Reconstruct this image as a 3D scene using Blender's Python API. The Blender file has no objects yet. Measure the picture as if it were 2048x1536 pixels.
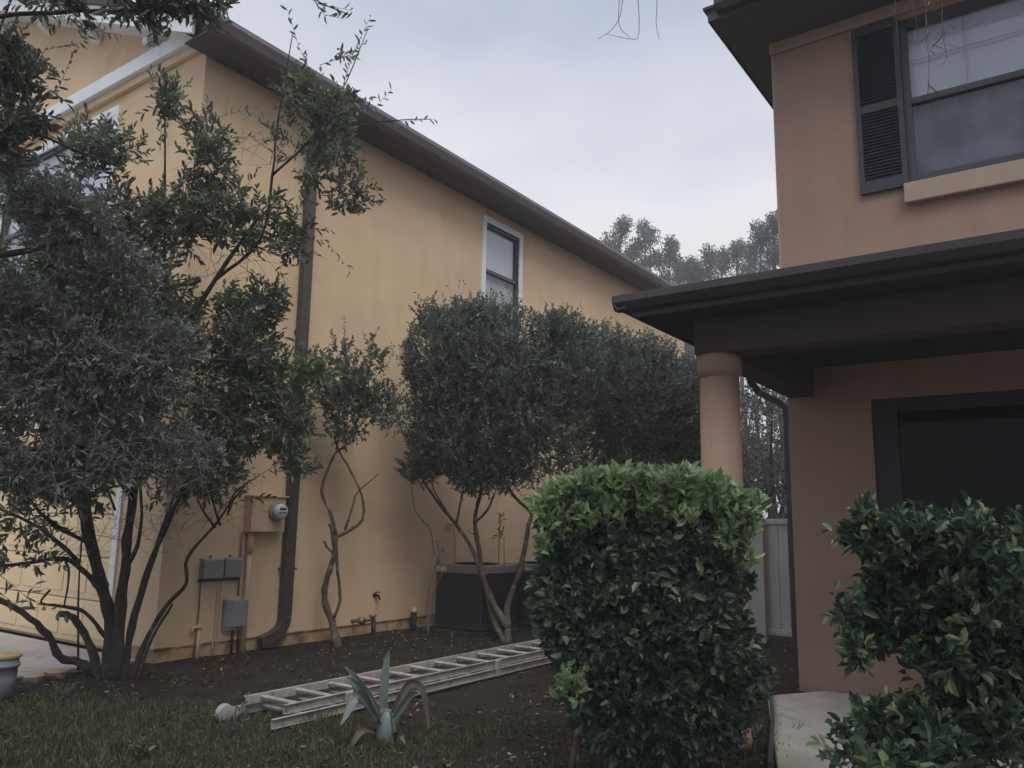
import bpy, math, random
import numpy as np
from mathutils import Matrix, Vector
R = math.radians
rng = np.random.default_rng(11)
random.seed(5)
sc = bpy.context.scene
col = sc.collection

# ------------------------------------------------------------------ camera
YAW, PITCH, ROLL, FPX, CAMZ = R(35.36), R(9.82), R(0.99), 1607.6, 1.67
FW = np.array([-math.sin(YAW)*math.cos(PITCH), math.cos(YAW)*math.cos(PITCH), math.sin(PITCH)])
RT0 = np.array([math.cos(YAW), math.sin(YAW), 0.0])
UP0 = np.cross(RT0, FW)
RT = RT0*math.cos(ROLL) + UP0*math.sin(ROLL)
UP = UP0*math.cos(ROLL) - RT0*math.sin(ROLL)
EYE = np.array([0, 0, CAMZ])
cam = bpy.data.cameras.new('camera')
cam.lens = 36*FPX/2048; cam.sensor_width = 36; cam.clip_end = 2000; cam.clip_start = 0.05
co = bpy.data.objects.new('camera', cam); col.objects.link(co)
co.matrix_world = Matrix(((RT[0], UP[0], -FW[0], 0), (RT[1], UP[1], -FW[1], 0), (RT[2], UP[2], -FW[2], CAMZ), (0, 0, 0, 1)))
sc.camera = co

# ------------------------------------------------------------------ world, sun, exposure
SUN_EL, SUN_AZ = R(50), R(126)      # azimuth clockwise from +Y: the sun is to the right, a little behind the camera
SKY_STRENGTH = 0.1
HAZE = 0.0033
w = bpy.data.worlds.new('World'); sc.world = w; w.use_nodes = True
nt = w.node_tree; nt.nodes.clear()
def wn(t, **k):
    n = nt.nodes.new(t)
    for a, b in k.items(): setattr(n, a, b)
    return n
out = wn('ShaderNodeOutputWorld'); bg = wn('ShaderNodeBackground'); sky = wn('ShaderNodeTexSky', sky_type='NISHITA')
sky.sun_disc = False; sky.sun_elevation = SUN_EL; sky.sun_rotation = SUN_AZ; sky.dust_density = 2.5
tc = wn('ShaderNodeTexCoord'); sep = wn('ShaderNodeSeparateXYZ')
mp = wn('ShaderNodeMapping'); mp.inputs['Scale'].default_value = (1.0, 1.0, 2.2); mp.inputs['Location'].default_value = (3.31, -1.39, 2.03)
noi = wn('ShaderNodeTexNoise'); noi.inputs['Scale'].default_value = 1.3; noi.inputs['Detail'].default_value = 5; noi.inputs['Roughness'].default_value = 0.45
ramp = wn('ShaderNodeValToRGB')
ramp.color_ramp.elements[0].position = 0.36; ramp.color_ramp.elements[0].color = (4.4, 5.1, 6.5, 1)
ramp.color_ramp.elements[1].position = 0.64; ramp.color_ramp.elements[1].color = (9.5, 9.4, 9.6, 1)
zr = wn('ShaderNodeMapRange'); zr.inputs['From Min'].default_value = 0.58; zr.inputs['From Max'].default_value = 1.0
zr.inputs['To Min'].default_value = 1.0; zr.inputs['To Max'].default_value = 2.9
vm = wn('ShaderNodeVectorMath', operation='SCALE')
mix = wn('ShaderNodeMix', data_type='RGBA'); mix.inputs['Factor'].default_value = 0.86
bg.inputs['Strength'].default_value = SKY_STRENGTH
L = nt.links.new
L(tc.outputs['Generated'], mp.inputs['Vector']); L(mp.outputs[0], noi.inputs['Vector']); L(noi.outputs['Fac'], ramp.inputs['Fac'])
L(tc.outputs['Generated'], sep.inputs[0]); L(sep.outputs['Z'], zr.inputs['Value'])
L(ramp.outputs['Color'], vm.inputs[0]); L(zr.outputs[0], vm.inputs['Scale'])
L(sky.outputs[0], mix.inputs['A']); L(vm.outputs[0], mix.inputs['B']); L(mix.outputs['Result'], bg.inputs['Color']); L(bg.outputs[0], out.inputs[0])
sl = bpy.data.lights.new('sun', 'SUN'); sl.energy = 1.35; sl.angle = R(30); sl.color = (1, 0.95, 0.88)
so = bpy.data.objects.new('sun', sl); col.objects.link(so)
sd = Vector((math.sin(SUN_AZ)*math.cos(SUN_EL), math.cos(SUN_AZ)*math.cos(SUN_EL), math.sin(SUN_EL)))
so.rotation_euler = sd.to_track_quat('Z', 'Y').to_euler(); so.location = (0, -5, 20)
sc.view_settings.view_transform = 'Standard'; sc.view_settings.look = 'None'
sc.view_settings.exposure = 0.12; sc.view_settings.gamma = 1.0
sc.cycles.max_bounces = 6; sc.cycles.transparent_max_bounces = 12; sc.cycles.volume_bounces = 0

# ------------------------------------------------------------------ helpers
def P(px, py, depth):
    """world point seen at that pixel of the photograph, that many metres ahead of the camera"""
    return EYE + depth*(FW + RT*(px-1024)/FPX - UP*(py-768)/FPX)

MATS = {}
def mat(name, base, rough=0.7, metallic=0.0, var=0.0, var_scale=3.0, bump=0.0, bump_scale=80.0, spec=0.5, island=None,
        trans=0.0, speck=None, coat=0.0, stretch=None, streak=0.0):
    """procedural principled material; var = patchy tone variation; island = colours picked at random per leaf"""
    if name in MATS: return MATS[name]
    m = bpy.data.materials.new(name); m.use_nodes = True; t = m.node_tree; N = t.nodes; K = t.links.new
    b = N['Principled BSDF']; o = N['Material Output']
    b.inputs['Roughness'].default_value = rough; b.inputs['Metallic'].default_value = metallic
    b.inputs['Specular IOR Level'].default_value = spec; b.inputs['Coat Weight'].default_value = coat
    base = tuple(base)+(1,)
    b.inputs['Base Color'].default_value = base
    tcn = N.new('ShaderNodeTexCoord'); vec = tcn.outputs['Object']
    if stretch:
        q = N.new('ShaderNodeMapping'); q.inputs['Scale'].default_value = stretch; K(vec, q.inputs['Vector']); vec2 = q.outputs[0]
    else: vec2 = vec
    cur = None
    if island:
        g = N.new('ShaderNodeNewGeometry'); r = N.new('ShaderNodeValToRGB'); e = r.color_ramp.elements
        while len(e) < len(island): e.new(0.5)
        for i, (p_, c_) in enumerate(island): e[i].position = p_; e[i].color = tuple(c_)+(1,)
        K(g.outputs['Random Per Island'], r.inputs['Fac']); cur = r.outputs['Color']
    if var > 0:
        n = N.new('ShaderNodeTexNoise'); n.inputs['Scale'].default_value = var_scale; n.inputs['Detail'].default_value = 6; n.inputs['Roughness'].default_value = 0.6
        K(vec2, n.inputs['Vector'])
        mr = N.new('ShaderNodeMapRange'); mr.inputs['From Min'].default_value = 0.3; mr.inputs['From Max'].default_value = 0.7
        mr.inputs['To Min'].default_value = 1-var; mr.inputs['To Max'].default_value = 1+var
        K(n.outputs['Fac'], mr.inputs['Value'])
        s = N.new('ShaderNodeVectorMath'); s.operation = 'SCALE'
        if cur: K(cur, s.inputs[0])
        else: s.inputs[0].default_value = base[:3]
        K(mr.outputs[0], s.inputs['Scale']); cur = s.outputs[0]
    if speck:
        n = N.new('ShaderNodeTexNoise'); n.inputs['Scale'].default_value = speck[0]; n.inputs['Detail'].default_value = 5
        K(vec, n.inputs['Vector'])
        mr = N.new('ShaderNodeMapRange'); mr.inputs['From Min'].default_value = speck[1]; mr.inputs['From Max'].default_value = speck[2]
        K(n.outputs['Fac'], mr.inputs['Value'])
        x = N.new('ShaderNodeMix'); x.data_type = 'RGBA'
        K(mr.outputs[0], x.inputs['Factor'])
        if cur: K(cur, x.inputs['A'])
        else: x.inputs['A'].default_value = base
        x.inputs['B'].default_value = tuple(speck[3])+(1,); cur = x.outputs['Result']
    if streak:
        q = N.new('ShaderNodeMapping'); q.inputs['Scale'].default_value = (2.2, 2.2, .3); K(vec, q.inputs['Vector'])
        n = N.new('ShaderNodeTexNoise'); n.inputs['Scale'].default_value = 1.6; n.inputs['Detail'].default_value = 7; n.inputs['Roughness'].default_value = .7; K(q.outputs[0], n.inputs['Vector'])
        mr = N.new('ShaderNodeMapRange'); mr.inputs['From Min'].default_value = .5; mr.inputs['From Max'].default_value = .75; mr.inputs['To Min'].default_value = 1; mr.inputs['To Max'].default_value = 1-streak
        K(n.outputs['Fac'], mr.inputs['Value']); x = N.new('ShaderNodeVectorMath'); x.operation = 'SCALE'
        if cur: K(cur, x.inputs[0])
        else: x.inputs[0].default_value = base[:3]
        K(mr.outputs[0], x.inputs['Scale']); cur = x.outputs[0]
    if cur: K(cur, b.inputs['Base Color'])
    if bump > 0:
        n = N.new('ShaderNodeTexNoise'); n.inputs['Scale'].default_value = bump_scale; n.inputs['Detail'].default_value = 4
        K(vec2, n.inputs['Vector']); bp = N.new('ShaderNodeBump'); bp.inputs['Strength'].default_value = bump; bp.inputs['Distance'].default_value = 0.01
        K(n.outputs['Fac'], bp.inputs['Height']); K(bp.outputs[0], b.inputs['Normal'])
    if trans > 0:
        tr = N.new('ShaderNodeBsdfTranslucent'); mx = N.new('ShaderNodeMixShader'); mx.inputs[0].default_value = trans
        if cur: K(cur, tr.inputs['Color'])
        else: tr.inputs['Color'].default_value = base
        K(b.outputs[0], mx.inputs[1]); K(tr.outputs[0], mx.inputs[2]); K(mx.outputs[0], o.inputs['Surface'])
    MATS[name] = m; return m

def glass_mat(name, tint, refl=1.5):
    if name in MATS: return MATS[name]
    m = bpy.data.materials.new(name); m.use_nodes = True; t = m.node_tree; N = t.nodes; K = t.links.new
    N.remove(N['Principled BSDF'])
    tr = N.new('ShaderNodeBsdfTransparent'); tr.inputs[0].default_value = tuple(tint)+(1,)
    gl = N.new('ShaderNodeBsdfGlossy'); gl.inputs['Roughness'].default_value = 0.03
    lw = N.new('ShaderNodeLayerWeight'); lw.inputs['Blend'].default_value = 0.5
    pw_ = N.new('ShaderNodeMath'); pw_.operation = 'POWER'; pw_.inputs[1].default_value = 4.0; K(lw.outputs['Facing'], pw_.inputs[0])
    fr = N.new('ShaderNodeMath'); fr.operation = 'MULTIPLY_ADD'; fr.inputs[1].default_value = 0.7; fr.inputs[2].default_value = refl; K(pw_.outputs[0], fr.inputs[0])
    nn = N.new('ShaderNodeTexNoise'); nn.inputs['Scale'].default_value = 1.5
    tcn = N.new('ShaderNodeTexCoord'); K(tcn.outputs['Object'], nn.inputs['Vector'])
    bp = N.new('ShaderNodeBump'); bp.inputs['Strength'].default_value = 0.05; bp.inputs['Distance'].default_value = 0.02
    K(nn.outputs['Fac'], bp.inputs['Height']); K(bp.outputs[0], gl.inputs['Normal'])
    mx = N.new('ShaderNodeMixShader'); K(fr.outputs[0], mx.inputs[0]); K(tr.outputs[0], mx.inputs[1]); K(gl.outputs[0], mx.inputs[2])
    K(mx.outputs[0], N['Material Output'].inputs['Surface']); MATS[name] = m; return m

def tag(o, label=None, cat=None, group=None, kind=None):
    if label: o['label'] = label
    if cat: o['category'] = cat
    if group: o['group'] = group
    if kind: o['kind'] = kind
    return o
def thing(name, label, cat, loc=(0, 0, 0), group=None):
    o = bpy.data.objects.new(name, None); o.location = tuple(loc); o.empty_display_size = 0.2; col.objects.link(o)
    return tag(o, label, cat, group)

class MB:
    """collects shapes in world coordinates and links them as one mesh object"""
    def __init__(s): s.v = []; s.f = []; s.m = []; s.n = 0; s.sm = []
    def add(s, v, f, mi=0, smooth=False):
        v = np.asarray(v, float); s.v.append(v)
        for q in f: s.f.append(tuple(int(i)+s.n for i in q)); s.m.append(mi); s.sm.append(smooth)
        s.n += len(v); return s
    def box(s, x0, x1, y0, y1, z0, z1, mi=0):
        v = [(x, y, z) for x in (x0, x1) for y in (y0, y1) for z in (z0, z1)]
        f = [(0, 1, 3, 2), (4, 6, 7, 5), (0, 4, 5, 1), (2, 3, 7, 6), (0, 2, 6, 4), (1, 5, 7, 3)]
        return s.add(v, f, mi)
    def prism(s, poly, axis, a, b, mi=0):
        """poly: 2-D outline in the two other axes (in x,y,z order); extruded along axis from a to b"""
        n = len(poly); v = []
        for t in (a, b):
            for p in poly:
                q = list(p); q.insert(axis, t); v.append(q)
        f = [tuple(range(n))[::-1], tuple(range(n, 2*n))]+[(i, (i+1) % n, (i+1) % n+n, i+n) for i in range(n)]
        return s.add(v, f, mi)
    def tube(s, path, radii, n=8, mi=0, smooth=True, cap=True, sub=0, jit=0.0):
        path = np.asarray(path, float); radii = np.ones(len(path))*radii if np.isscalar(radii) else np.asarray(radii, float)
        if sub:
            ext = np.vstack([2*path[0]-path[1], path, 2*path[-1]-path[-2]]); out_ = []; rr = []
            for i in range(len(path)-1):
                p0, p1, p2, p3 = ext[i:i+4]
                for k in range(sub):
                    t = k/sub
                    out_.append(0.5*((2*p1)+(-p0+p2)*t+(2*p0-5*p1+4*p2-p3)*t*t+(-p0+3*p1-3*p2+p3)*t**3)); rr.append(radii[i]*(1-t)+radii[i+1]*t)
            out_.append(path[-1]); rr.append(radii[-1]); path = np.array(out_); radii = np.array(rr)
        if jit:
            path = path+rng.normal(size=path.shape)*(radii*jit)[:, None]; radii = radii*(1+rng.normal(size=len(radii))*0.08)
        tg = np.gradient(path, axis=0); tg /= np.linalg.norm(tg, axis=1)[:, None]+1e-9
        u = np.cross(tg[0], [0.3, 0.2, 0.93]); 
        if np.linalg.norm(u) < 1e-3: u = np.cross(tg[0], [1, 0, 0])
        u /= np.linalg.norm(u); V = []
        for i in range(len(path)):
            u = u-tg[i]*np.dot(u, tg[i]); u /= np.linalg.norm(u)+1e-9; w_ = np.cross(tg[i], u)
            for k in range(n):
                a = 2*math.pi*k/n; V.append(path[i]+radii[i]*(math.cos(a)*u+math.sin(a)*w_))
        F = [(i*n+k, i*n+(k+1) % n, (i+1)*n+(k+1) % n, (i+1)*n+k) for i in range(len(path)-1) for k in range(n)]
        if cap: F += [tuple(range(n))[::-1], tuple((len(path)-1)*n+k for k in range(n))]
        return s.add(V, F, mi, smooth)
    def lathe(s, c, prof, n=24, mi=0, axis=2, smooth=True):
        """prof: list of (r, h) about an axis through c"""
        V = []
        for r_, h in prof:
            for k in range(n):
                a = 2*math.pi*k/n; q = [r_*math.cos(a), r_*math.sin(a)]; q.insert(axis, h); V.append(np.array(c)+q)
        m_ = len(prof)
        F = [(i*n+k, i*n+(k+1) % n, (i+1)*n+(k+1) % n, (i+1)*n+k) for i in range(m_-1) for k in range(n)]
        F += [tuple(range(n))[::-1], tuple((m_-1)*n+k for k in range(n))]
        return s.add(V, F, mi, smooth)
    def build(s, name, mats, parent=None, bevel=0.0, loc=None):
        v = np.vstack(s.v)
        if loc is not None: v = v-np.array(loc)
        if parent is not None: v = v-np.array(world_loc(parent))
        me = bpy.data.meshes.new(name); me.from_pydata([tuple(p) for p in v], [], s.f)
        for m_ in (mats if isinstance(mats, (list, tuple)) else [mats]): me.materials.append(m_)
        me.polygons.foreach_set('material_index', s.m); me.polygons.foreach_set('use_smooth', s.sm); me.update()
        o = bpy.data.objects.new(name, me); col.objects.link(o)
        if loc is not None: o.location = tuple(loc)
        if parent is not None: o.parent = parent
        if bevel:
            b = o.modifiers.new('bevel', 'BEVEL'); b.width = bevel; b.segments = 2; b.limit_method = 'ANGLE'; b.angle_limit = R(40)
        return o
def world_loc(o):
    p = Vector((0, 0, 0))
    while o is not None: p += o.location; o = o.parent
    return p

def nrm(a): return a/(np.linalg.norm(a, axis=-1, keepdims=True)+1e-9)

def leaves_geo(pos, d, nor, ln, wd, fold=0.25, curl=0.15):
    """leaf blades of two folded quads each: N x 6 verts"""
    d = nrm(d); side = nrm(np.cross(d, nor)); up = np.cross(side, d)
    ln = ln[:, None]; wd = wd[:, None]
    def pt(t, sx, h): return pos+d*ln*t+side*wd*sx+up*(wd*h)
    v = np.stack([pt(0, 0, 0), pt(.28, .44, fold), pt(.68, .42, fold-.3*curl), pt(1, 0, -curl*2), pt(.68, -.42, fold-.3*curl), pt(.28, -.44, fold)], 1)
    n = len(pos); base = np.arange(n)[:, None]*6
    f = np.concatenate([base+np.array([0, 1, 2, 3]), base+np.array([0, 3, 4, 5])], 1).reshape(-1, 4)
    return v.reshape(-1, 3), f

def quad_mesh(name, parts, mats, parent=None, smooth=False, loc=None):
    """parts: list of (verts, quads, material index)"""
    V = []; F = []; M = []; n = 0
    for v, f, mi in parts:
        V.append(v); F.append(f+n); M.append(np.full(len(f), mi)); n += len(v)
    V = np.vstack(V); F = np.vstack(F).astype(np.int32); M = np.concatenate(M).astype(np.int32)
    if parent is not None: V = V-np.array(world_loc(parent))
    if loc is not None: V = V-np.array(loc)
    me = bpy.data.meshes.new(name); me.vertices.add(len(V)); me.vertices.foreach_set('co', V.astype(np.float32).ravel())
    me.loops.add(F.size); me.loops.foreach_set('vertex_index', F.ravel())
    me.polygons.add(len(F)); me.polygons.foreach_set('loop_start', np.arange(len(F), dtype=np.int32)*4)
    me.polygons.foreach_set('loop_total', np.full(len(F), 4, dtype=np.int32))
    for m_ in mats: me.materials.append(m_)
    me.polygons.foreach_set('material_index', M); me.update(calc_edges=True); me.validate()
    o = bpy.data.objects.new(name, me); col.objects.link(o)
    if parent is not None: o.parent = parent
    if loc is not None: o.location = tuple(loc)
    return o

def twig_geo(a, b, r):
    """thin three-sided prisms from a to b"""
    d = nrm(b-a); u = nrm(np.cross(d, np.array([.31, .52, .8])+0*d)); w_ = np.cross(d, u); rr = np.asarray(r).reshape(-1, 1)
    ring = [u*math.cos(t)+w_*math.sin(t) for t in (0, 2.094, 4.189)]
    v = np.stack([a+q*rr for q in ring]+[b+q*rr*.5 for q in ring], 1)
    base = np.arange(len(a))[:, None]*6
    f = np.concatenate([base+np.array(q) for q in ((0, 1, 4, 3), (1, 2, 5, 4), (2, 0, 3, 5))], 1).reshape(-1, 4)
    return v.reshape(-1, 3), f

def sprigs(base, d, slen, nleaf, lsize, lratio, spread=0.9, droop=0.0, lvar=0.3, flat=0.5, twig_r=0.003):
    """short leafy shoots: leaves alternate along each shoot. returns (leaf geo), (twig geo)"""
    n = len(base); d = nrm(d)
    t = (np.arange(nleaf)[None, :]+rng.random((n, nleaf)))/nleaf
    t = 0.12+0.88*t
    ax = d[:, None, :]; pos = base[:, None, :]+ax*(t*slen[:, None])[..., None]
    pos[..., 2] -= droop*(t**2)*slen[:, None]
    rad = rng.normal(size=(n, nleaf, 3)); rad -= (rad*ax).sum(-1, keepdims=True)*ax; rad = nrm(rad)
    ld = nrm(ax*(0.55+0.6*t[..., None])+rad*spread)
    nor = nrm(rng.normal(size=(n, nleaf, 3))*(1-flat)+np.array([0, 0, 1.0])*flat+ax*0.25)
    ln = lsize*(1+lvar*rng.normal(size=(n, nleaf))).clip(.45, 1.7)
    lf = leaves_geo(pos.reshape(-1, 3), ld.reshape(-1, 3), nor.reshape(-1, 3), ln.ravel(), (ln*lratio).ravel())
    mid = base+d*slen[:, None]*.5-np.array([0, 0, 1])*droop*.2*slen[:, None]; end = base+d*slen[:, None]*.97-np.array([0, 0, 1])*droop*slen[:, None]*.95
    t1 = twig_geo(base, mid, twig_r*np.ones(n)); t2 = twig_geo(mid, end, twig_r*.6*np.ones(n))
    tw = (np.vstack([t1[0], t2[0]]), np.vstack([t1[1], t2[1]+len(t1[0])]))
    return lf, tw

def gap_noise(p, s, seed=0):
    """cheap smooth 3-D noise, about -1..1"""
    r_ = np.random.default_rng(100+seed); o = np.zeros(len(p))
    for k in range(6):
        kv = r_.normal(size=3)*s*(1+.5*k/2); o += np.sin(p@kv+r_.random()*6.28)/(1+.35*k)
    return o/2.6

def cluster_points(clusters, n, shell=0.55, gap=0.15, gs=4.0, seed=0):
    """sample shoot bases in a union of ellipsoids (centre, (a along image right, b up, c along view)); returns points and outward directions"""
    vol = np.array([c[1][0]*c[1][1]*c[2] if False else c[1][0]*c[1][1]*c[1][2] for c in clusters])**0.75
    k = rng.choice(len(clusters), size=n*3, p=vol/vol.sum())
    u = nrm(rng.normal(size=(n*3, 3))); rad = rng.random(n*3)**shell
    cc = np.array([c[0] for c in clusters])[k]; rr = np.array([c[1] for c in clusters])[k]
    H = np.array([RT0, nrm(np.array([FW[0], FW[1], 0.])), [0, 0, 1.]])
    off = (u*rad[:, None]); p = cc+(off[:, 0:1]*rr[:, 0:1])*H[0]+(off[:, 1:2]*rr[:, 2:3])*H[1]+(off[:, 2:3]*rr[:, 1:2])*H[2]
    outw = off[:, 0:1]*H[0]+off[:, 1:2]*H[1]+off[:, 2:3]*H[2]
    keep = gap_noise(p, gs, seed) > (-1+2*gap)*0.9-0.2
    return p[keep][:n], outw[keep][:n]

# ------------------------------------------------------------------ materials
M_yel = mat('yellow_stucco', (.68, .505, .325), .9, var=.09, var_scale=.8, bump=.7, bump_scale=80, spec=.2, speck=(1.1, .6, .85, (.52, .39, .25)), streak=.09)
M_yel_found = mat('foundation_paint', (.50, .33, .19), .9, var=.2, var_scale=3, bump=.5, bump_scale=60, spec=.2, speck=(5, .5, .75, (.12, .08, .05)))
M_white = mat('white_paint', (.74, .76, .78), .55, var=.05, var_scale=2)
M_cream = mat('garage_door_paint', (.72, .56, .33), .5, var=.05, var_scale=1.5)
M_or = mat('terracotta_stucco', (.40, .272, .205), .9, var=.08, var_scale=.9, bump=.6, bump_scale=90, spec=.2, streak=.13, speck=(1.3, .58, .85, (.33, .20, .14)))
M_tan = mat('tan_trim', (.46, .345, .265), .85, var=.06, var_scale=3, bump=.25, bump_scale=110, spec=.2)
M_shingle = mat('roof_shingle', (.07, .062, .06), .95, var=.4, var_scale=7, bump=.8, bump_scale=40, spec=.2)
M_dkbrown = mat('dark_brown_metal', (.05, .042, .043), .42, var=.12, var_scale=5, spec=.5)
M_dsp = mat('brown_downspout_paint', (.065, .05, .044), .5, var=.12, var_scale=3)
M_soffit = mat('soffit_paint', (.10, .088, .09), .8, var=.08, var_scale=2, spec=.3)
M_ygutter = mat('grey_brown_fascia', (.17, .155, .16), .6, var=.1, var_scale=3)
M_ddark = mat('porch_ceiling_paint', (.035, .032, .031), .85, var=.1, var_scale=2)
M_beam = mat('dark_brown_beam_paint', (.085, .063, .053), .85, var=.08, var_scale=1.2, bump=.3, bump_scale=110, spec=.2)
M_shut = mat('shutter_paint', (.045, .043, .058), .5, var=.08, var_scale=6)
M_frame = mat('bronze_window_frame', (.06, .056, .062), .4, var=.05)
M_skyblind = mat('sky_tone_blind', (.66, .68, .76), .8, var=.05, var_scale=4, stretch=(1, 1, 12))  # blind whose pale blue tone stands in for sky reflected in the glass
M_blind2 = mat('window_blind_screened', (.45, .45, .48), .8, var=.2, var_scale=2.2)
M_screen = mat('insect_screen_room', (.13, .13, .165), .8, var=.45, var_scale=2.4, spec=.2)
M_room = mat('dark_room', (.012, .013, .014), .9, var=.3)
M_glass = glass_mat('window_glass', (.95, .96, .97), .035)
M_pframe = mat('navy_window_frame', (.022, .024, .03), .5, var=.1)
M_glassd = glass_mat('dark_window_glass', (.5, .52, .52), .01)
M_conc = mat('concrete', (.40, .37, .345), .9, var=.12, var_scale=2, bump=.3, bump_scale=60, spec=.2, speck=(9, .55, .8, (.25, .22, .2)))
M_slab = mat('walkway_concrete', (.46, .43, .39), .9, var=.15, var_scale=3, bump=.25, bump_scale=70, spec=.2, speck=(4, .55, .9, (.2, .19, .16)))
M_alu = mat('aluminium', (.42, .39, .37), .5, metallic=.2, var=.2, var_scale=7, speck=(18, .56, .75, (.17, .14, .11)))
M_grey = mat('grey_enclosure', (.23, .235, .235), .5, var=.08, var_scale=8)
M_bluegrey = mat('bluegrey_enclosure', (.26, .275, .30), .45, var=.06, var_scale=8)
M_dial = mat('meter_dial', (.55, .57, .58), .25, coat=.4)
M_black = mat('black_plastic', (.02, .02, .02), .5)
M_pvc = mat('painted_pipe', (.60, .44, .27), .6, var=.1, var_scale=6)
M_ac = mat('condenser_housing', (.035, .037, .04), .5, var=.1, metallic=.2)
M_acl = mat('condenser_top', (.19, .195, .2), .45, var=.1)
M_label = mat('sticker_white', (.6, .6, .6), .6)
M_brass = mat('tarnished_brass', (.25, .2, .14), .45, metallic=.6, var=.2, var_scale=20)
M_fence = mat('vinyl_fence', (.52, .50, .46), .6, var=.1, var_scale=2, stretch=(6, 6, 1))
M_bark = mat('grey_brown_bark', (.115, .088, .068), .9, var=.4, var_scale=9, bump=1, bump_scale=45, spec=.2, speck=(11, .55, .7, (.25, .24, .2)))
M_barkd = mat('dark_bark', (.04, .032, .028), .9, var=.35, var_scale=12, bump=1, bump_scale=50, spec=.2, speck=(9, .62, .75, (.14, .14, .12)))
M_twig = mat('twig_bark', (.16, .14, .125), .9, var=.2)
M_pale = mat('pale_twig', (.2, .185, .165), .85, var=.2)
M_gtwig = mat('green_twig', (.13, .14, .11), .8, var=.2)
M_leaf1 = mat('olive_leaf', (.05, .07, .035), .42, island=[(0, (.06, .076, .052)), (.4, (.095, .115, .08)), (.8, (.135, .158, .105)), (1, (.17, .195, .115))], trans=.3)
M_leafy = mat('young_leaf', (.08, .15, .05), .45, island=[(0, (.09, .15, .06)), (.6, (.13, .20, .08)), (1, (.18, .24, .10))], trans=.35)
M_leaf2 = mat('small_dark_leaf', (.05, .065, .045), .45, island=[(0, (.09, .115, .09)), (.6, (.15, .18, .14)), (1, (.24, .27, .21))], trans=.35)
M_leafg = mat('greygreen_leaf', (.07, .085, .07), .5, island=[(0, (.10, .118, .105)), (.6, (.16, .18, .16)), (1, (.23, .25, .22))], trans=.3)
M_leafh = mat('hedge_leaf', (.05, .09, .05), .33, island=[(0, (.045, .07, .052)), (.45, (.08, .12, .085)), (.85, (.13, .18, .12)), (.96, (.17, .23, .12)), (1, (.26, .25, .11))], trans=.3)
M_leafn = mat('hedge_new_leaf', (.13, .24, .09), .38, island=[(0, (.15, .24, .11)), (.6, (.26, .37, .18)), (1, (.40, .50, .28))], trans=.4)
M_leafs = mat('shrub_leaf', (.05, .12, .05), .33, island=[(0, (.03, .058, .035)), (.6, (.055, .10, .055)), (.94, (.085, .145, .07)), (1, (.24, .26, .08))], trans=.22)
M_pine = mat('pine_needles', (.05, .062, .045), .7, island=[(0, (.07, .08, .07)), (1, (.11, .12, .10))], trans=.2)  # needle tones lightened to put some distance haze into the pines
M_brush = mat('underbrush_leaf', (.07, .075, .05), .7, island=[(0, (.05, .055, .04)), (.7, (.085, .085, .06)), (1, (.13, .12, .08))], trans=.3)
M_agave = mat('agave_skin', (.175, .205, .195), .5, var=.15, var_scale=5, speck=(14, .6, .8, (.3, .34, .33)), trans=.08)
M_agaved = mat('dry_agave_leaf', (.13, .11, .085), .8, var=.3, var_scale=12)
M_litter = mat('dry_leaves', (.12, .08, .05), .85, island=[(0, (.05, .034, .024)), (.6, (.12, .082, .052)), (.9, (.22, .16, .115)), (1, (.42, .37, .31))])
M_grass = mat('grass_blades', (.06, .09, .03), .6, island=[(0, (.05, .07, .026)), (.5, (.09, .11, .042)), (.8, (.14, .15, .07)), (1, (.27, .23, .14))], trans=.3)
M_wood = mat('cut_wood', (.42, .31, .17), .8, var=.2, var_scale=12)
M_bucket = mat('grey_bucket_plastic', (.24, .25, .26), .5, var=.1)
M_soil = mat('soil', (.030, .024, .019), .97, var=.4, var_scale=5, bump=1, bump_scale=28, spec=.06, speck=(3.0, .45, .62, (.034, .032, .02)))

# ------------------------------------------------------------------ ground
def gz(x, y):
    a = np.exp(-(((x+5)/7)**2+((y-6)/7)**2)**2)
    return a*0.018*(np.sin(x*1.9+.6*np.sin(y*1.3))+np.sin(y*2.3+x*.7)+.6*np.sin(x*6.1+y*3.3)+.5*np.sin(y*7.7-x*4.1))*.5
def ground():
    fx = np.concatenate([[-200, -150, -100, -40, -20], np.arange(-13, 2.01, .12), [4, 8, 16, 40, 100, 150, 200]])
    fy = np.concatenate([[-200, -80, -20, -6, 0], np.arange(2, 14.01, .12), [18, 26, 40, 80, 120, 160, 200]])
    X, Y = np.meshgrid(fx, fy); Z = gz(X, Y)-0.005
    V = np.stack([X, Y, Z], -1).reshape(-1, 3); nx = len(fx); i, j = np.meshgrid(np.arange(nx-1), np.arange(len(fy)-1))
    a = (j*nx+i).ravel(); F = np.stack([a, a+1, a+1+nx, a+nx], 1)
    o = quad_mesh('ground', [(V, F, 0)], [M_soil]); tag(o, kind='structure')
    o.data.polygons.foreach_set('use_smooth', np.ones(len(F), bool))
ground()
m = MB(); m.box(-19, -9.15, -30, 5.50, -.2, .03); m.build('driveway', M_conc, bevel=.01)['kind'] = 'structure'
m = MB(); m.prism([(-2.70, 8.22), (-2.32, 8.86), (3, 8.86), (3, 2.5), (-.6, 2.5), (-1.82, 5.7)], 2, -.2, .05); m.build('walkway', M_slab, bevel=.012)['kind'] = 'structure'

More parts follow.
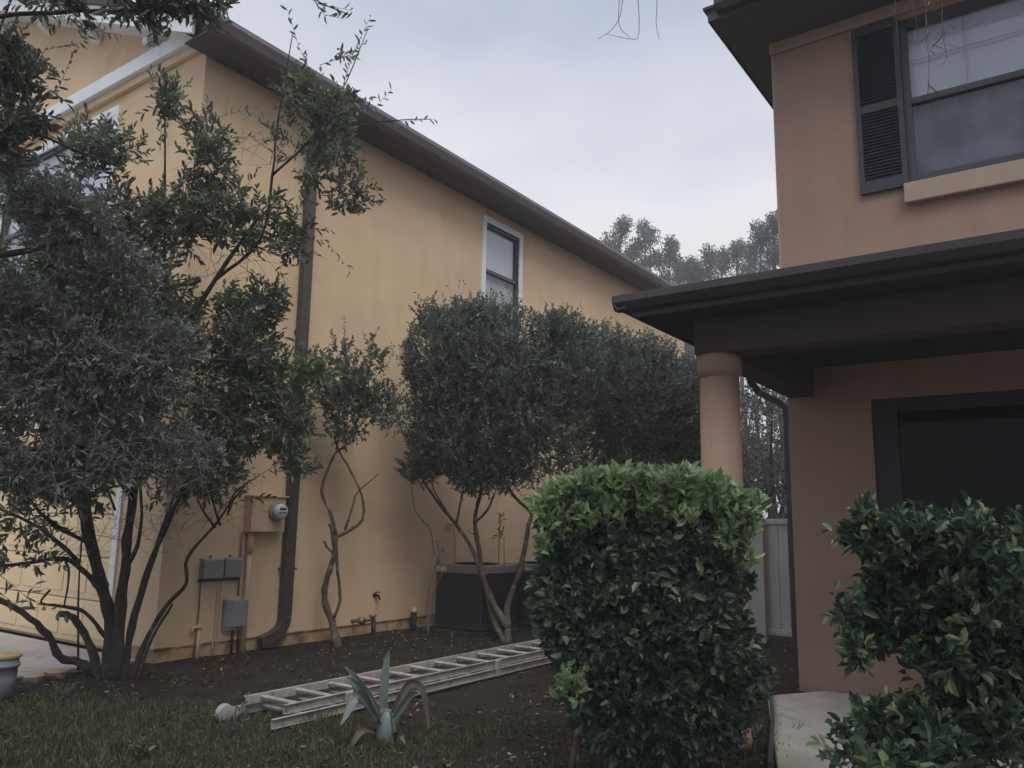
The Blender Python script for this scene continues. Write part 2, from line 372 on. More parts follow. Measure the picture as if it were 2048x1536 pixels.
# ------------------------------------------------------------------ yellow house
XS, YF = -8.92, 5.52
def sash_window(parent, plane, a0, a1, z0, z1, zr_, out_, trim_mat, trim_w, up_mat, lo_mat, frame_t=.05, axis='x', sill=None, muntins=0, tname='window'):
    """a window in a wall whose outer face is x=plane (axis 'x', facing +x) or y=plane (axis 'y', facing -y); a = the run along the wall"""
    s = 1 if axis == 'x' else -1
    def bx(mb, a, b, c, d, e, f):       # a,b along wall; c,d outward offsets; e,f height
        lo, hi = sorted((plane+s*c, plane+s*d))
        if axis == 'x': mb.box(lo, hi, a, b, e, f)
        else: mb.box(a, b, lo, hi, e, f)
    fr = MB()
    bx(fr, a0, a0+frame_t, -.09, -.02, z0, z1); bx(fr, a1-frame_t, a1, -.09, -.02, z0, z1)
    bx(fr, a0+frame_t, a1-frame_t, -.09, -.02, z1-frame_t, z1); bx(fr, a0+frame_t, a1-frame_t, -.09, -.02, z0, z0+frame_t)
    win = fr.build(tname, M_frame, parent, bevel=.004)
    ra = MB(); bx(ra, a0+frame_t, a1-frame_t, -.075, -.005, zr_-.035, zr_+.035); ra.build('meeting_rail', M_frame, win, bevel=.004)
    for nm, e, f, mm, dd in (('upper_pane', zr_+.035, z1-frame_t, up_mat, 0), ('lower_pane', z0+frame_t, zr_-.035, lo_mat, .012)):
        g = MB(); bx(g, a0+frame_t, a1-frame_t, -.062+dd, -.056+dd, e, f); g.build(nm, M_glass, win)
    b1 = MB(); bx(b1, a0+.001, a1-.001, -.13, -.115, zr_, z1-.001); b1.build('sky_blind', up_mat, win)  # sheet behind the upper pane carries the reflected sky brightness
    b2 = MB(); bx(b2, a0+.001, a1-.001, -.13, -.115, z0+.001, zr_-.001); b2.build('lower_blind', lo_mat, win)
    if muntins:
        mu = MB(); zz = (zr_+z1)/2
        bx(mu, a0+frame_t, a1-frame_t, -.072, -.064, zz-.006, zz+.006)
        for k in range(1, muntins+1):
            aa = a0+(a1-a0)*k/(muntins+1); bx(mu, aa-.006, aa+.006, -.082, -.0725, zr_+.04, z1-frame_t)
        mu.build('glazing_bars', M_blind2, win)
    if trim_w:
        t = MB(); w_ = trim_w
        bx(t, a0-w_, a0, -.05, .03, z0, z1); bx(t, a1, a1+w_, -.05, .03, z0, z1)
        bx(t, a0-w_, a1+w_, -.05, .034, z1, z1+w_); bx(t, a0-w_-.03, a1+w_+.03, -.05, .05, z0-w_, z0)
        t.build('window_trim', trim_mat, win, bevel=.006)
    return win

yh = thing('yellow_house', 'two storey pale yellow stucco house with long dark eave and garage, on the left', 'house', (-12, 10, 0))
# walls
SW = (11.62, 12.72, 5.3, 7.34)         # side window opening y0,y1,z0,z1
GW = (-14.5, -11.14, 5.0, 7.42)        # front window opening x0,x1,z0,z1
GD = (-15.0, -10.0, 0.0, 2.25)         # garage opening
m = MB(); x0, x1 = XS-.2, XS
m.box(x0, x1, YF+.2, SW[0], .17, 7.7); m.box(x0, x1, SW[1], 21, .17, 7.7); m.box(x0, x1, SW[0], SW[1], .17, SW[2]); m.box(x0, x1, SW[0], SW[1], SW[3], 7.7)
m.build('side_wall', M_yel, yh)
m = MB(); y0, y1 = YF, YF+.2
m.box(GD[1], XS, y0, y1, .17, 5.0); m.box(-21, GD[0], y0, y1, .17, 5.0); m.box(GD[0], GD[1], y0, y1, GD[3], 5.0)
m.box(GW[1], XS, y0, y1, 5.0, 7.7); m.box(-21, GW[0], y0, y1, 5.0, 7.7); m.box(GW[0], GW[1], y0, y1, GW[3], 7.7)
m.prism([(-21.08, 7.7), (-8.92, 7.7), (-8.92, 7.95), (-15, 10.63), (-21.08, 7.95)], 1, y0, y1)
m.build('front_wall', M_yel, yh)
m = MB(); m.box(XS-.22, XS-.018, YF+.22, 21, -.3, .17); m.box(GD[1]+.1, XS-.018, YF+.018, YF+.22, -.3, .17); m.box(-21, GD[0]-.1, YF+.018, YF+.22, -.3, .17)
m.build('foundation', M_yel_found, yh)
m = MB(); m.box(XS-.02, XS+.008, YF-.008, 21, .158, .172); m.box(GD[1], XS-.02, YF-.008, YF+.02, .158, .172); m.build('weep_screed', M_yel_found, yh)
m = MB(); m.box(-21, -20.8, YF+.2, 21, 0, 7.7); m.box(-21, XS, 20.8, 21, 7.71, 7.9); m.prism([(-21, 7.9), (-9, 7.9), (-15, 10.55)], 1, 20.8, 21); m.build('rear_wall', M_yel, yh)
# roof
ZE, XE, ZR = 7.86, -8.36, 10.84
sl_ = (ZR-ZE)/(XE+15)
m = MB(); t_ = .12
for sgn in (1, -1):
    xe = -15+sgn*(XE+15)
    m.prism([(xe, ZE), (-15, ZR), (-15, ZR-t_), (xe, ZE-t_*.6)] if sgn < 0 else [(-15, ZR), (xe, ZE), (xe, ZE-t_*.6), (-15, ZR-t_)], 1, 5.10, 21.3)
roof = m.build('roof', M_shingle, yh)
for k in range(1): pass
m = MB()                                   # gutter and fascia along the side eave
m.prism([(XE-.02, ZE-.20), (XE+.07, ZE-.20), (XE+.13, ZE-.10), (XE+.13, ZE-.04), (XE+.12, ZE-.04), (XE+.115, ZE-.1), (XE+.06, ZE-.185), (XE-.015, ZE-.185)], 1, 5.14, 21.3)
m.box(XE-.045, XE-.022, 5.14, 21.3, ZE-.22, ZE-.075)
m.build('gutter', M_ygutter, yh)
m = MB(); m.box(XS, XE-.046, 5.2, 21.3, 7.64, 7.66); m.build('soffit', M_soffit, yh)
m = MB()                                   # white rake boards of the front gable
for sgn in (1, -1):
    xa = -15+sgn*(-8.68+15); q_ = (ZR-ZE)/(XE+15)*(XE+8.68); p = [(xa, ZE-.08+q_), (-15, ZR-.125), (-15, ZR-.40), (xa, ZE-.33+q_)]
    m.prism(p if sgn > 0 else p[::-1], 1, 5.14, 5.18)
m.build('rake_board', M_white, yh)
m = MB()
for sgn in (1, -1):
    xa = -15+sgn*(-8.92+15); q_ = (ZR-ZE)/(XE+15)*(XE+8.92); p = [(xa, ZE-.31+q_), (-15, ZR-.38), (-15, ZR-.40), (xa, ZE-.33+q_)]
    m.prism(p if sgn > 0 else p[::-1], 1, 5.18, YF-.002)
m.build('rake_soffit', M_white, yh)
m = MB(); m.box(-21.05, XS+.06, YF-.14, YF-.001, 7.84, 8.06); m.build('band_course', M_white, yh, bevel=.01)
m = MB(); m.box(-21.02, XS+.03, YF-.07, YF-.0015, 7.72, 7.838); m.build('band_underside', M_yel, yh, bevel=.01)
for bx_ in (-13.5, -11.8, -10.1):
    zt = ZR-.4-(bx_+15)*sl_
    m = MB(); m.prism([(5.3, zt-.02), (5.51, zt-.02), (5.51, zt-.17), (5.44, zt-.17), (5.3, zt-.10)], 0, bx_-.06, bx_+.06); m.build('eave_bracket', M_white, yh, bevel=.008)
win = sash_window(yh, XS, *SW, 6.40, 0, M_white, .12, M_skyblind, M_blind2, axis='x')
win2 = sash_window(yh, YF, *GW, 6.2, 0, M_white, .15, M_skyblind, M_blind2, axis='y', muntins=3)
# garage door: four raised panel rows
gd = MB(); gd.box(GD[0]+.02, GD[1]-.02, YF+.14, YF+.18, 0.02, GD[3]-.02); gdo = gd.build('garage_door', M_cream, yh)
gd = MB()
for r_ in range(4):
    z_ = .05+r_*.55
    gd.box(GD[0]+.03, GD[1]-.03, YF+.10, YF+.139, z_, z_+.535)
gp = gd.build('door_section', M_cream, gdo, bevel=.012)
gd = MB()
for r_ in range(4):
    for c_ in range(8):
        xa = GD[0]+.12+c_*.605; z_ = .13+r_*.55; gd.box(xa, xa+.5, YF+.088, YF+.0995, z_, z_+.38)
gd.build('raised_panel', M_cream, gdo, bevel=.01)
m = MB(); m.box(GD[1], GD[1]+.13, YF-.03, YF+.13, .17, GD[3]+.13); m.box(GD[0]-.13, GD[0], YF-.03, YF+.13, .17, GD[3]+.13); m.box(GD[0], GD[1], YF-.03, YF+.13, GD[3], GD[3]+.13)
m.build('garage_trim', M_white, yh, bevel=.006)
# downspout
def rect_pipe(mb, pts, w_, d_, side):
    pts = np.array(pts, float); tg = nrm(np.gradient(pts, axis=0)); side = np.array(side, float)
    V = []
    for i, p in enumerate(pts):
        n_ = nrm(np.cross(tg[i], side))
        for a, b in ((-1, -1), (1, -1), (1, 1), (-1, 1)): V.append(p+side*a*w_/2+n_*b*d_/2)
    F = [(i*4+k, i*4+(k+1) % 4, i*4+4+(k+1) % 4, i*4+4+k) for i in range(len(pts)-1) for k in range(4)]+[(3, 2, 1, 0), tuple(len(pts)*4-4+k for k in range(4))]
    mb.add(V, F)
m = MB(); rect_pipe(m, [(XE+.04, 7.3, 7.68), (XE+.03, 7.3, 7.5), (XS+.09, 7.3, 7.12), (XS+.08, 7.3, 7.0), (XS+.08, 7.32, 3.6), (XS+.08, 7.32, .40)], .15, .115, (0, 1, 0)); rect_pipe(m, [(XS+.08, 7.32, .40), (XS+.08, 7.31, .32), (XS+.085, 7.25, .22), (XS+.09, 7.12, .15), (XS+.10, 6.93, .10)], .116, .151, (1, 0, 0))
dsp = m.build('downspout', M_dsp, yh, bevel=.012)
for z_ in (1.0, 3.5, 6.2):
    m = MB(); m.box(XS+.001, XS+.145, 7.22, 7.233, z_, z_+.03); m.box(XS+.001, XS+.145, 7.407, 7.42, z_, z_+.03); m.box(XS+.139, XS+.146, 7.2335, 7.4065, z_, z_+.03)
    m.build('strap', M_dsp, dsp)

# utilities on the side wall
t = thing('electric_meter', 'round glass electric meter on painted meter box beside brown downspout', 'meter', (XS, 6.9, 1.5))
m = MB(); m.box(XS+.002, XS+.16, 6.62, 7.16, 1.50, 1.95); m.build('meter_box', M_pvc, t, bevel=.012)
m = MB(); m.box(XS+.002, XS+.19, 6.60, 7.18, 1.953, 1.975); m.build('box_lid', M_pvc, t, bevel=.004)
m = MB(); m.lathe((XS+.16, 7.0, 1.77), [(.125, 0), (.125, .03), (.105, .035)], axis=0); m.build('meter_ring', M_grey, t)
m = MB(); m.lathe((XS+.196, 7.0, 1.77), [(.1, 0), (.1, .07), (.088, .10), (.06, .108)], axis=0); dl = m.build('meter_dial', M_dial, t)
m = MB(); m.box(XS+.305, XS+.308, 6.945, 7.05, 1.79, 1.815); m.box(XS+.305, XS+.308, 6.93, 7.06, 1.745, 1.76); m.build('dial_register', M_black, t)
m = MB(); m.tube([(XS+.06, 6.70, 1.5), (XS+.06, 6.70, .0)], .034, 12); m.tube([(XS+.06, 6.70, 1.5), (XS+.06, 6.70, 1.22)], .042, 12); m.build('conduit', M_pvc, t)
m = MB(); m.tube([(XS+.03, 6.59, 1.5), (XS+.03, 6.60, .7)], .012, 8); m.build('ground_wire', M_twig, t)
t = thing('junction_box', 'wide grey double telephone box on yellow wall, above smaller box', 'utility box', (XS, 6.3, .9), 'utility boxes on the yellow wall')
for a, b in ((6.03, 6.31), (6.33, 6.58)):
    m = MB(); m.prism([(XS+.002, .93), (XS+.09, .93), (XS+.105, .95), (XS+.105, 1.155), (XS+.09, 1.18), (XS+.002, 1.18)], 1, a, b); m.build('box_door', M_grey, t, bevel=.008)
m = MB(); m.box(XS+.001, XS+.05, 6.02, 6.59, .905, .93); m.build('box_base', M_black, t)
for yy in (6.17, 6.45):
    m = MB(); m.box(XS+.001, XS+.02, yy-.015, yy+.015, 1.183, 1.215); m.build('mounting_tab', M_twig, t)
for yy in (6.05, 6.30, 6.345):
    m = MB(); m.tube([(XS+.02, yy, .905), (XS+.018, yy+.01, .5), (XS+.02, yy-.02, .0)], .009, 8, sub=3); m.build('cable', M_pvc if yy > 6.1 else M_twig, t)
t = thing('cable_box', 'small blue grey cable box low on yellow wall beside conduit', 'utility box', (XS, 6.55, .3), 'utility boxes on the yellow wall')
m = MB(); m.prism([(XS+.03, 6.42), (XS+.12, 6.50), (XS+.12, 6.68), (XS+.10, 6.71), (XS+.002, 6.71), (XS+.002, 6.42)], 2, .33, .66); m.build('cover', M_bluegrey, t, bevel=.01)
m = MB(); m.box(XS+.001, XS+.05, 6.40, 6.418, .30, .67); m.box(XS+.001, XS+.08, 6.42, 6.71, .29, .327); m.build('back_plate', M_grey, t)
m = MB(); m.tube([(XS+.04, 6.55, .30), (XS+.04, 6.55, 0)], .018, 8); m.tube([(XS+.03, 6.64, .30), (XS+.02, 6.66, 0)], .012, 8); m.build('cable', M_black, t)
t = thing('vent_pipe', 'short pale capped pipe standing at wall base left of utility boxes', 'pipe', (XS+.05, 6.04, 0))
m = MB(); m.tube([(XS+.06, 6.05, -.05), (XS+.06, 6.05, .36)], .02, 10); m.build('pipe', M_pvc, t)
m = MB(); m.tube([(XS+.06, 6.05, .34), (XS+.06, 6.05, .40)], .027, 10); m.tube([(XS+.06, 6.05, .37), (XS+.05, 5.98, .37), (XS+.05, 5.97, .28)], .018, 8); m.build('pipe_cap', M_pvc, t)
t = thing('hose_bib', 'small dark tap sticking out of the bare yellow wall', 'tap', (XS, 9.06, .55))
m = MB(); m.tube([(XS, 9.06, .56), (XS+.09, 9.06, .56), (XS+.12, 9.06, .50)], .016, 8); m.lathe((XS+.002, 9.06, .56), [(.035, 0), (.035, .008)], axis=0, n=12); m.build('spout', M_barkd, t)
m = MB(); m.lathe((XS+.07, 9.06, .60), [(.005, -.03), (.005, 0), (.045, .002), (.045, .012)], n=10); m.build('handle', M_barkd, t)
t = thing('backflow_valve', 'tarnished pipe valve with round handle at the wall base, right of the stump', 'valve', (XS+.2, 8.75, 0))
m = MB(); m.tube([(XS+.22, 8.85, -.05), (XS+.22, 8.85, .22)], .035, 10); m.build('riser', M_black, t)
m = MB(); m.tube([(XS+.0, 8.62, .22), (XS+.2, 8.62, .24), (XS+.24, 8.85, .24)], .025, 8); m.lathe((XS+.2, 8.62, .24), [(.05, -.04), (.05, .04)], n=10, axis=0); m.build('valve_body', M_brass, t)
m = MB(); m.lathe((XS+.24, 8.80, .29), [(.01, -.03), (.06, 0), (.06, .02)], n=10); m.build('handle', M_brass, t)
t = thing('cleanout_pipe', 'dark stub pipe with pale cap at wall base near air conditioner', 'pipe', (XS+.15, 9.78, 0))
m = MB(); m.tube([(XS+.15, 9.8, -.05), (XS+.15, 9.8, .26)], .05, 12); m.build('pipe', M_barkd, t)
m = MB(); m.lathe((XS+.15, 9.8, .26), [(.06, 0), (.06, .05), (.03, .052), (.03, .08)], n=12); m.build('pipe_cap', M_pvc, t)
t = thing('refrigerant_line', 'pale insulated pipe on the wall bending down behind air conditioner', 'pipe', (XS, 10.85, .6))
m = MB(); m.tube([(XS, 10.75, 1.66), (XS+.07, 10.77, 1.64), (XS+.1, 10.82, 1.5), (XS+.1, 10.85, .7)], .022, 8, sub=3); m.build('pipe', M_pvc, t)
m = MB(); m.box(XS+.001, XS+.03, 10.69, 10.81, 1.6, 1.72); m.build('wall_plate', M_pvc, t)

def condenser(x, y, label):
    t = thing('air_conditioner', label, 'air conditioner', (x, y, 0), 'air conditioners by the wall')
    s_ = .45; h = 1.02
    m = MB(); m.box(x-.50, x+.50, y-.50, y+.50, -.05, .05); m.build('pad', M_barkd, t, bevel=.01)
    m = MB(); m.box(x-s_+.03, x+s_-.03, y-s_+.03, y+s_-.03, .10, h-.12); m.build('coil', M_black, t)
    m = MB()
    for sx in (-1, 1):
        for sy in (-1, 1): m.box(x+sx*s_-.03*(sx > 0), x+sx*s_+.03*(sx < 0), y+sy*s_-.03*(sy > 0), y+sy*s_+.03*(sy < 0), .075, h-.13)
    m.box(x-s_-.01, x+s_+.01, y-s_-.01, y+s_+.01, .072, .12); m.build('frame', M_ac, t, bevel=.006)
    m = MB()
    for k in range(15):
        z_ = .15+k*.048
        m.box(x-s_+.03, x+s_-.03, y-s_-.002, y-s_+.02, z_, z_+.02); m.box(x+s_-.02, x+s_+.002, y-s_+.03, y+s_-.03, z_, z_+.02)
        m.box(x-s_-.002, x-s_+.02, y-s_+.03, y+s_-.03, z_, z_+.02)
    m.build('louver_grille', M_ac, t)
    m = MB(); m.box(x-s_-.015, x+s_+.015, y-s_-.015, y+s_+.015, h-.13, h); tp = m.build('top_cover', M_acl, t, bevel=.02)
    m = MB()
    for k in range(9): r_ = .06+k*.035; m.lathe((x, y, h+.004), [(r_, 0), (r_+.006, .012)], n=28)
    m.build('fan_guard', M_black, tp)
    m = MB(); m.box(x-.42, x-.24, y-s_-.0185, y-s_-.016, h-.10, h-.03); m.build('sticker', M_label, tp)
condenser(-7.98, 10.36, 'black louvred air conditioner with grey top and pale sticker, by yellow wall')
condenser(-7.5, 11.5, 'second black air conditioner farther along the wall, behind tree stems')

# ------------------------------------------------------------------ terracotta house
CX, CY = -2.58, 8.87
rh = thing('terracotta_house', 'terracotta stucco house with dark porch roof, round column and shuttered window', 'house', (0, 10, 0))
UW = (-1.25, 1.25, 5.25, 7.13); LW = (-1.73, 1.9, .85, 3.0)
m = MB(); y0, y1 = CY, CY+.2
m.box(CX, UW[0], y0, y1, 3.0, 7.45); m.box(UW[1], 7, y0, y1, 3.0, 7.45); m.box(UW[0], UW[1], y0, y1, 3.0, UW[2]); m.box(UW[0], UW[1], y0, y1, UW[3], 7.45)
m.box(CX, LW[0], y0, y1, -.2, 3.0); m.box(LW[1], 7, y0, y1, -.2, 3.0); m.box(LW[0], LW[1], y0, y1, -.2, LW[2])
m.build('front_wall', M_or, rh)
m = MB(); m.box(CX, CX+.2, CY+.2, 19, -.2, 7.45); m.build('side_wall', M_or, rh)
m = MB(); m.box(CX+.2, 7, 18.8, 19, -.2, 7.45); m.box(6.8, 7, CY+.2, 18.8, -.2, 7.45); m.build('rear_wall', M_or, rh)
m = MB(); m.box(CX-.035, 7, CY-.035, CY-.001, 7.19, 7.34); m.box(CX-.035, CX-.001, CY-.001, 19, 7.19, 7.34); m.build('frieze_board', M_tan, rh, bevel=.008)
m = MB(); m.box(CX-.025, CX-.001, CY+.001, CY+.1, 3.9, 7.188); m.build('corner_board', M_tan, rh, bevel=.005)
# upper roof
ux, uy = -3.03, 8.05
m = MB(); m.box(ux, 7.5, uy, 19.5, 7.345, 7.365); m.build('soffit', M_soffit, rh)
def gutter(mb, path_axis, fixed, a, b, z, sgn):
    pr = [(fixed, z), (fixed+sgn*.08, z), (fixed+sgn*.12, z+.06), (fixed+sgn*.12, z+.12), (fixed+sgn*.108, z+.12), (fixed+sgn*.108, z+.065), (fixed+sgn*.074, z+.012), (fixed, z+.012)]
    if path_axis == 0: mb.prism(pr, 0, a, b)
    else: mb.prism(pr, 1, a, b)
m = MB(); m.box(ux-.02, 7.5, uy-.022, uy-.001, 7.33, 7.50); m.box(ux-.022, ux-.001, uy, 19.5, 7.33, 7.50); m.build('fascia', M_dkbrown, rh, bevel=.004)
m = MB(); gutter(m, 0, uy-.024, ux+.1, 7.5, 7.38, -1); m.build('gutter', M_dkbrown, rh)
m = MB(); e = .1; rx0, ry0, rx1, ry1 = ux-e+.04, uy-e+.04, 7.6, 19.6; hh = 2.6
v = [(rx0, ry0, 7.50), (rx1, ry0, 7.50), (rx1, ry1, 7.50), (rx0, ry1, 7.50), (rx0+5.2, ry0+5.2, 7.5+hh), (rx1-5.2, ry0+5.2, 7.5+hh), (rx1-5.2, ry1-5.2, 7.5+hh), (rx0+5.2, ry1-5.2, 7.5+hh)]
v += [(x, y, z-.035) for x, y, z in v[:4]]
m.add(v, [(0, 1, 5, 4), (1, 2, 6, 5), (2, 3, 7, 6), (3, 0, 4, 7), (4, 5, 6, 7), (0, 8, 9, 1), (1, 9, 10, 2), (2, 10, 11, 3), (3, 11, 8, 0), (8, 11, 10, 9)]); m.build('roof', M_shingle, rh)
uw = sash_window(rh, CY, *UW, 6.17, 0, M_or, 0, M_skyblind, M_screen, frame_t=.095, axis='y', muntins=3)
m = MB(); m.box(-1.27, 1.4, CY-.09, CY-.001, 5.02, 5.235); m.build('window_sill', M_tan, rh, bevel=.01)
def shutter(x0, x1, z0, z1):
    m = MB(); y0, y1 = CY-.05, CY-.004; st = .055
    m.box(x0, x0+st, y0, y1, z0, z1); m.box(x1-st, x1, y0, y1, z0, z1); zm = z0+(z1-z0)*.47
    for a, b in ((z0, z0+.13), (zm, zm+.09), (z1-.1, z1)): m.box(x0+st, x1-st, y0, y1, a, b)
    s_ = m.build('shutter', M_shut, rh, bevel=.004)
    m = MB()
    for a, b in ((z0+.13, zm), (zm+.09, z1-.1)):
        n = int((b-a)/.036)
        for k in range(n):
            z_ = a+(k+.5)*(b-a)/n
            m.prism([(y0+.006, z_-.012), (y0+.011, z_-.016), (y1-.006, z_+.012), (y1-.011, z_+.016)], 0, x0+st, x1-st)
    m.build('louver_slats', M_shut, s_)
    m = MB(); m.box(x0+st, x1-st, y1-.004, y1-.001, z0+.13, z1-.1); m.build('backing', M_shut, s_)
shutter(-1.70, -1.225, 5.22, 7.16); shutter(1.31, 1.77, 5.22, 7.16)
# dark window under the porch
m = MB(); a0, a1, z0, z1 = LW
for q in ((a0, a0+.24, z0, z1), (a1-.06, a1, z0, z1), (a0+.24, a1-.06, z1-.14, z1), (a0+.24, a1-.06, z0, z0+.06), (.05, .11, z0+.06, z1-.06)): m.box(q[0], q[1], CY+.03, CY+.11, q[2], q[3])
pw = m.build('porch_window', M_pframe, rh, bevel=.005)
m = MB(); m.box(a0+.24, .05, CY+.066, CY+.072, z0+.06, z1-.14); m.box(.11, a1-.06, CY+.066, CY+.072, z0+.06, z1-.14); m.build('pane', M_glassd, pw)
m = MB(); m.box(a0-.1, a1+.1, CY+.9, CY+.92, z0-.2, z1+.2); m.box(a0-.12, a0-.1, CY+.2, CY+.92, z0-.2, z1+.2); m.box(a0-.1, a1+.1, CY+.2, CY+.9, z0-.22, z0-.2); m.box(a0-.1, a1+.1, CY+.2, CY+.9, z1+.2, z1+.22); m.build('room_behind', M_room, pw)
# porch
px0, py0 = -2.93, 5.82; ZS = 3.38
m = MB(); m.box(-2.55, 6, 6.2, 6.46, 3.07, ZS-.002); m.box(-2.55, -2.29, 6.46, CY-.001, 3.07, ZS-.002); m.build('porch_beam', M_beam, rh, bevel=.008)
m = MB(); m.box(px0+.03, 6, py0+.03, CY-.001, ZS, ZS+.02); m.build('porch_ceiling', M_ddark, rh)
m = MB(); m.box(px0, 6, py0, py0+.025, ZS-.02, ZS+.15); m.box(px0, px0+.025, py0+.025, CY+.1, ZS-.02, ZS+.15); m.build('porch_fascia', M_dkbrown, rh, bevel=.004)
m = MB(); gutter(m, 0, py0-.002, px0-.12, 6, ZS+.03, -1); gutter(m, 1, px0-.002, py0-.12, CY+.1, ZS+.03, -1); m.build('porch_gutter', M_dkbrown, rh, bevel=.003)
m = MB(); a = .27; zt = ZS+.165; X0, Y0 = px0-.05, py0-.05; Y1 = CY-.002; D = Y1-Y0; Xi = X0+D
v = [(X0, Y0, zt), (6, Y0, zt), (6, Y1, zt+a*D), (Xi, Y1, zt+a*D), (X0, Y1, zt)]
v += [(x, y, z-.03) for x, y, z in v]
m.add(v, [(0, 1, 2, 3), (0, 3, 4), (5, 8, 7, 6), (5, 9, 8), (0, 5, 6, 1), (4, 9, 5, 0), (3, 8, 9, 4)]); 
v = [(X0, Y1, zt), (CX-.002, Y1, zt), (CX-.002, Y1, zt+a*(CX-X0)), (X0, Y1+.35, zt), (CX-.002, Y1+.35, zt), (CX-.002, Y1+.35, zt+a*(CX-X0))]
m.add(v, [(0, 1, 2), (3, 5, 4), (0, 2, 5, 3), (0, 3, 4, 1)]); m.build('porch_roof', M_shingle, rh)
m = MB(); cx_, cy_ = -2.40, 6.36
m.lathe((cx_, cy_, 0), [(.172, 0), (.172, .08), (.165, .1), (.168, 1.4), (.160, 2.88)], n=40); cl = m.build('porch_column', M_or, rh)
m = MB(); m.lathe((cx_, cy_, 0), [(.161, 2.88), (.163, 2.905), (.180, 2.91), (.182, 3.0), (.18, 3.068)], n=40); m.build('capital', M_or, cl)
m = MB(); rect_pipe(m, [(px0-.06, CY+.02, 3.43), (px0-.06, CY+.03, 3.30), (px0+.02, CY+.08, 3.17), (CX-.12, CY+.1, 3.05), (CX-.045, CY+.1, 2.98), (CX-.04, CY+.1, 2.8), (CX-.04, CY+.1, .12)], .07, .07, (0, 1, 0)); m.build('downspout', M_dkbrown, rh, bevel=.008)

# ------------------------------------------------------------------ fence and edging
t = thing('vinyl_fence', 'pale vinyl privacy fence panel with post between the two houses', 'fence', (-3.9, 12.4, 0))
m = MB()
for k in range(15):
    xa = -2.62-k*.152-.15
    m.box(xa, xa+.148, 12.40, 12.43, .18, 1.72)
m.build('fence_panel', M_fence, t, bevel=.006)
for za in (1.72, .1):
    m = MB(); m.box(-4.9, -2.62, 12.37, 12.46, za, za+.08); m.build('rail', M_fence, t, bevel=.006)
for xx in (-4.08, -5.0):
    m = MB(); m.box(xx-.065, xx+.065, 12.24, 12.369, -.05, 1.80); m.prism([(xx-.075, 1.80), (xx+.075, 1.80), (xx, 1.86)], 1, 12.23, 12.38); m.build('post', M_fence, t, bevel=.006)
m = MB(); m.prism([(-2.76, 8.42), (-2.735, 8.43), (-2.28, 7.10), (-1.86, 5.70), (-1.885, 5.69), (-2.305, 7.09)], 2, -.1, .13)
tag(m.build('edging_strip', M_black, bevel=.003), 'black landscape edging strip along the left side of concrete walkway', 'garden edging')

# ------------------------------------------------------------------ ladder
lad = thing('extension_ladder', 'long aluminium extension ladder lying flat on the ground', 'ladder', (-5.65, 6.9, 0))
ly0, ly1, xf, xn = 4.42, 9.9, -6.0, -5.42
def rail(xc, z0, z1, ya, yb, face, w_=.03, nm='rail'):
    m = MB(); m.box(xc-.002, xc+.002, ya, yb, z0, z1)                 # web
    for z_ in (z0, z1-.005): m.box(xc+(.002 if face > 0 else -w_), xc+(w_ if face > 0 else -.002), ya, yb, z_, z_+.005)
    return m.build(nm, M_alu, lad, bevel=.001)
for xc, face in ((xf, -1), (xn, 1)):
    rail(xc, .03, .105, ly0, ly1, face); rail(xc+face*-.045, .112, .185, ly0+.15, ly1-.25, face, nm='fly_rail')
for k in range(14):
    yy = ly0+.32+k*.382
    m = MB(); m.tube([(xf+.05, yy, .158), (xn-.05, yy, .158)], .022, 6, smooth=False); m.build('rung', M_alu, lad)
    m = MB(); m.tube([(xf+.003, yy+.06, .065), (xn-.003, yy+.06, .065)], .019, 6, smooth=False); m.build('base_rung', M_alu, lad)
for xc in (xf,):
    m = MB(); m.lathe((xc-.03, ly0-.02, .075), [(.07, 0), (.075, .02), (.07, .06)], n=16, axis=0); m.build('foot', M_alu, lad, bevel=.004)
for yy in (5.2, 7.4, 9.0):
    m = MB(); m.box(xn+.003, xn+.04, yy, yy+.07, .025, .19); m.build('rail_bracket', M_alu, lad, bevel=.003)

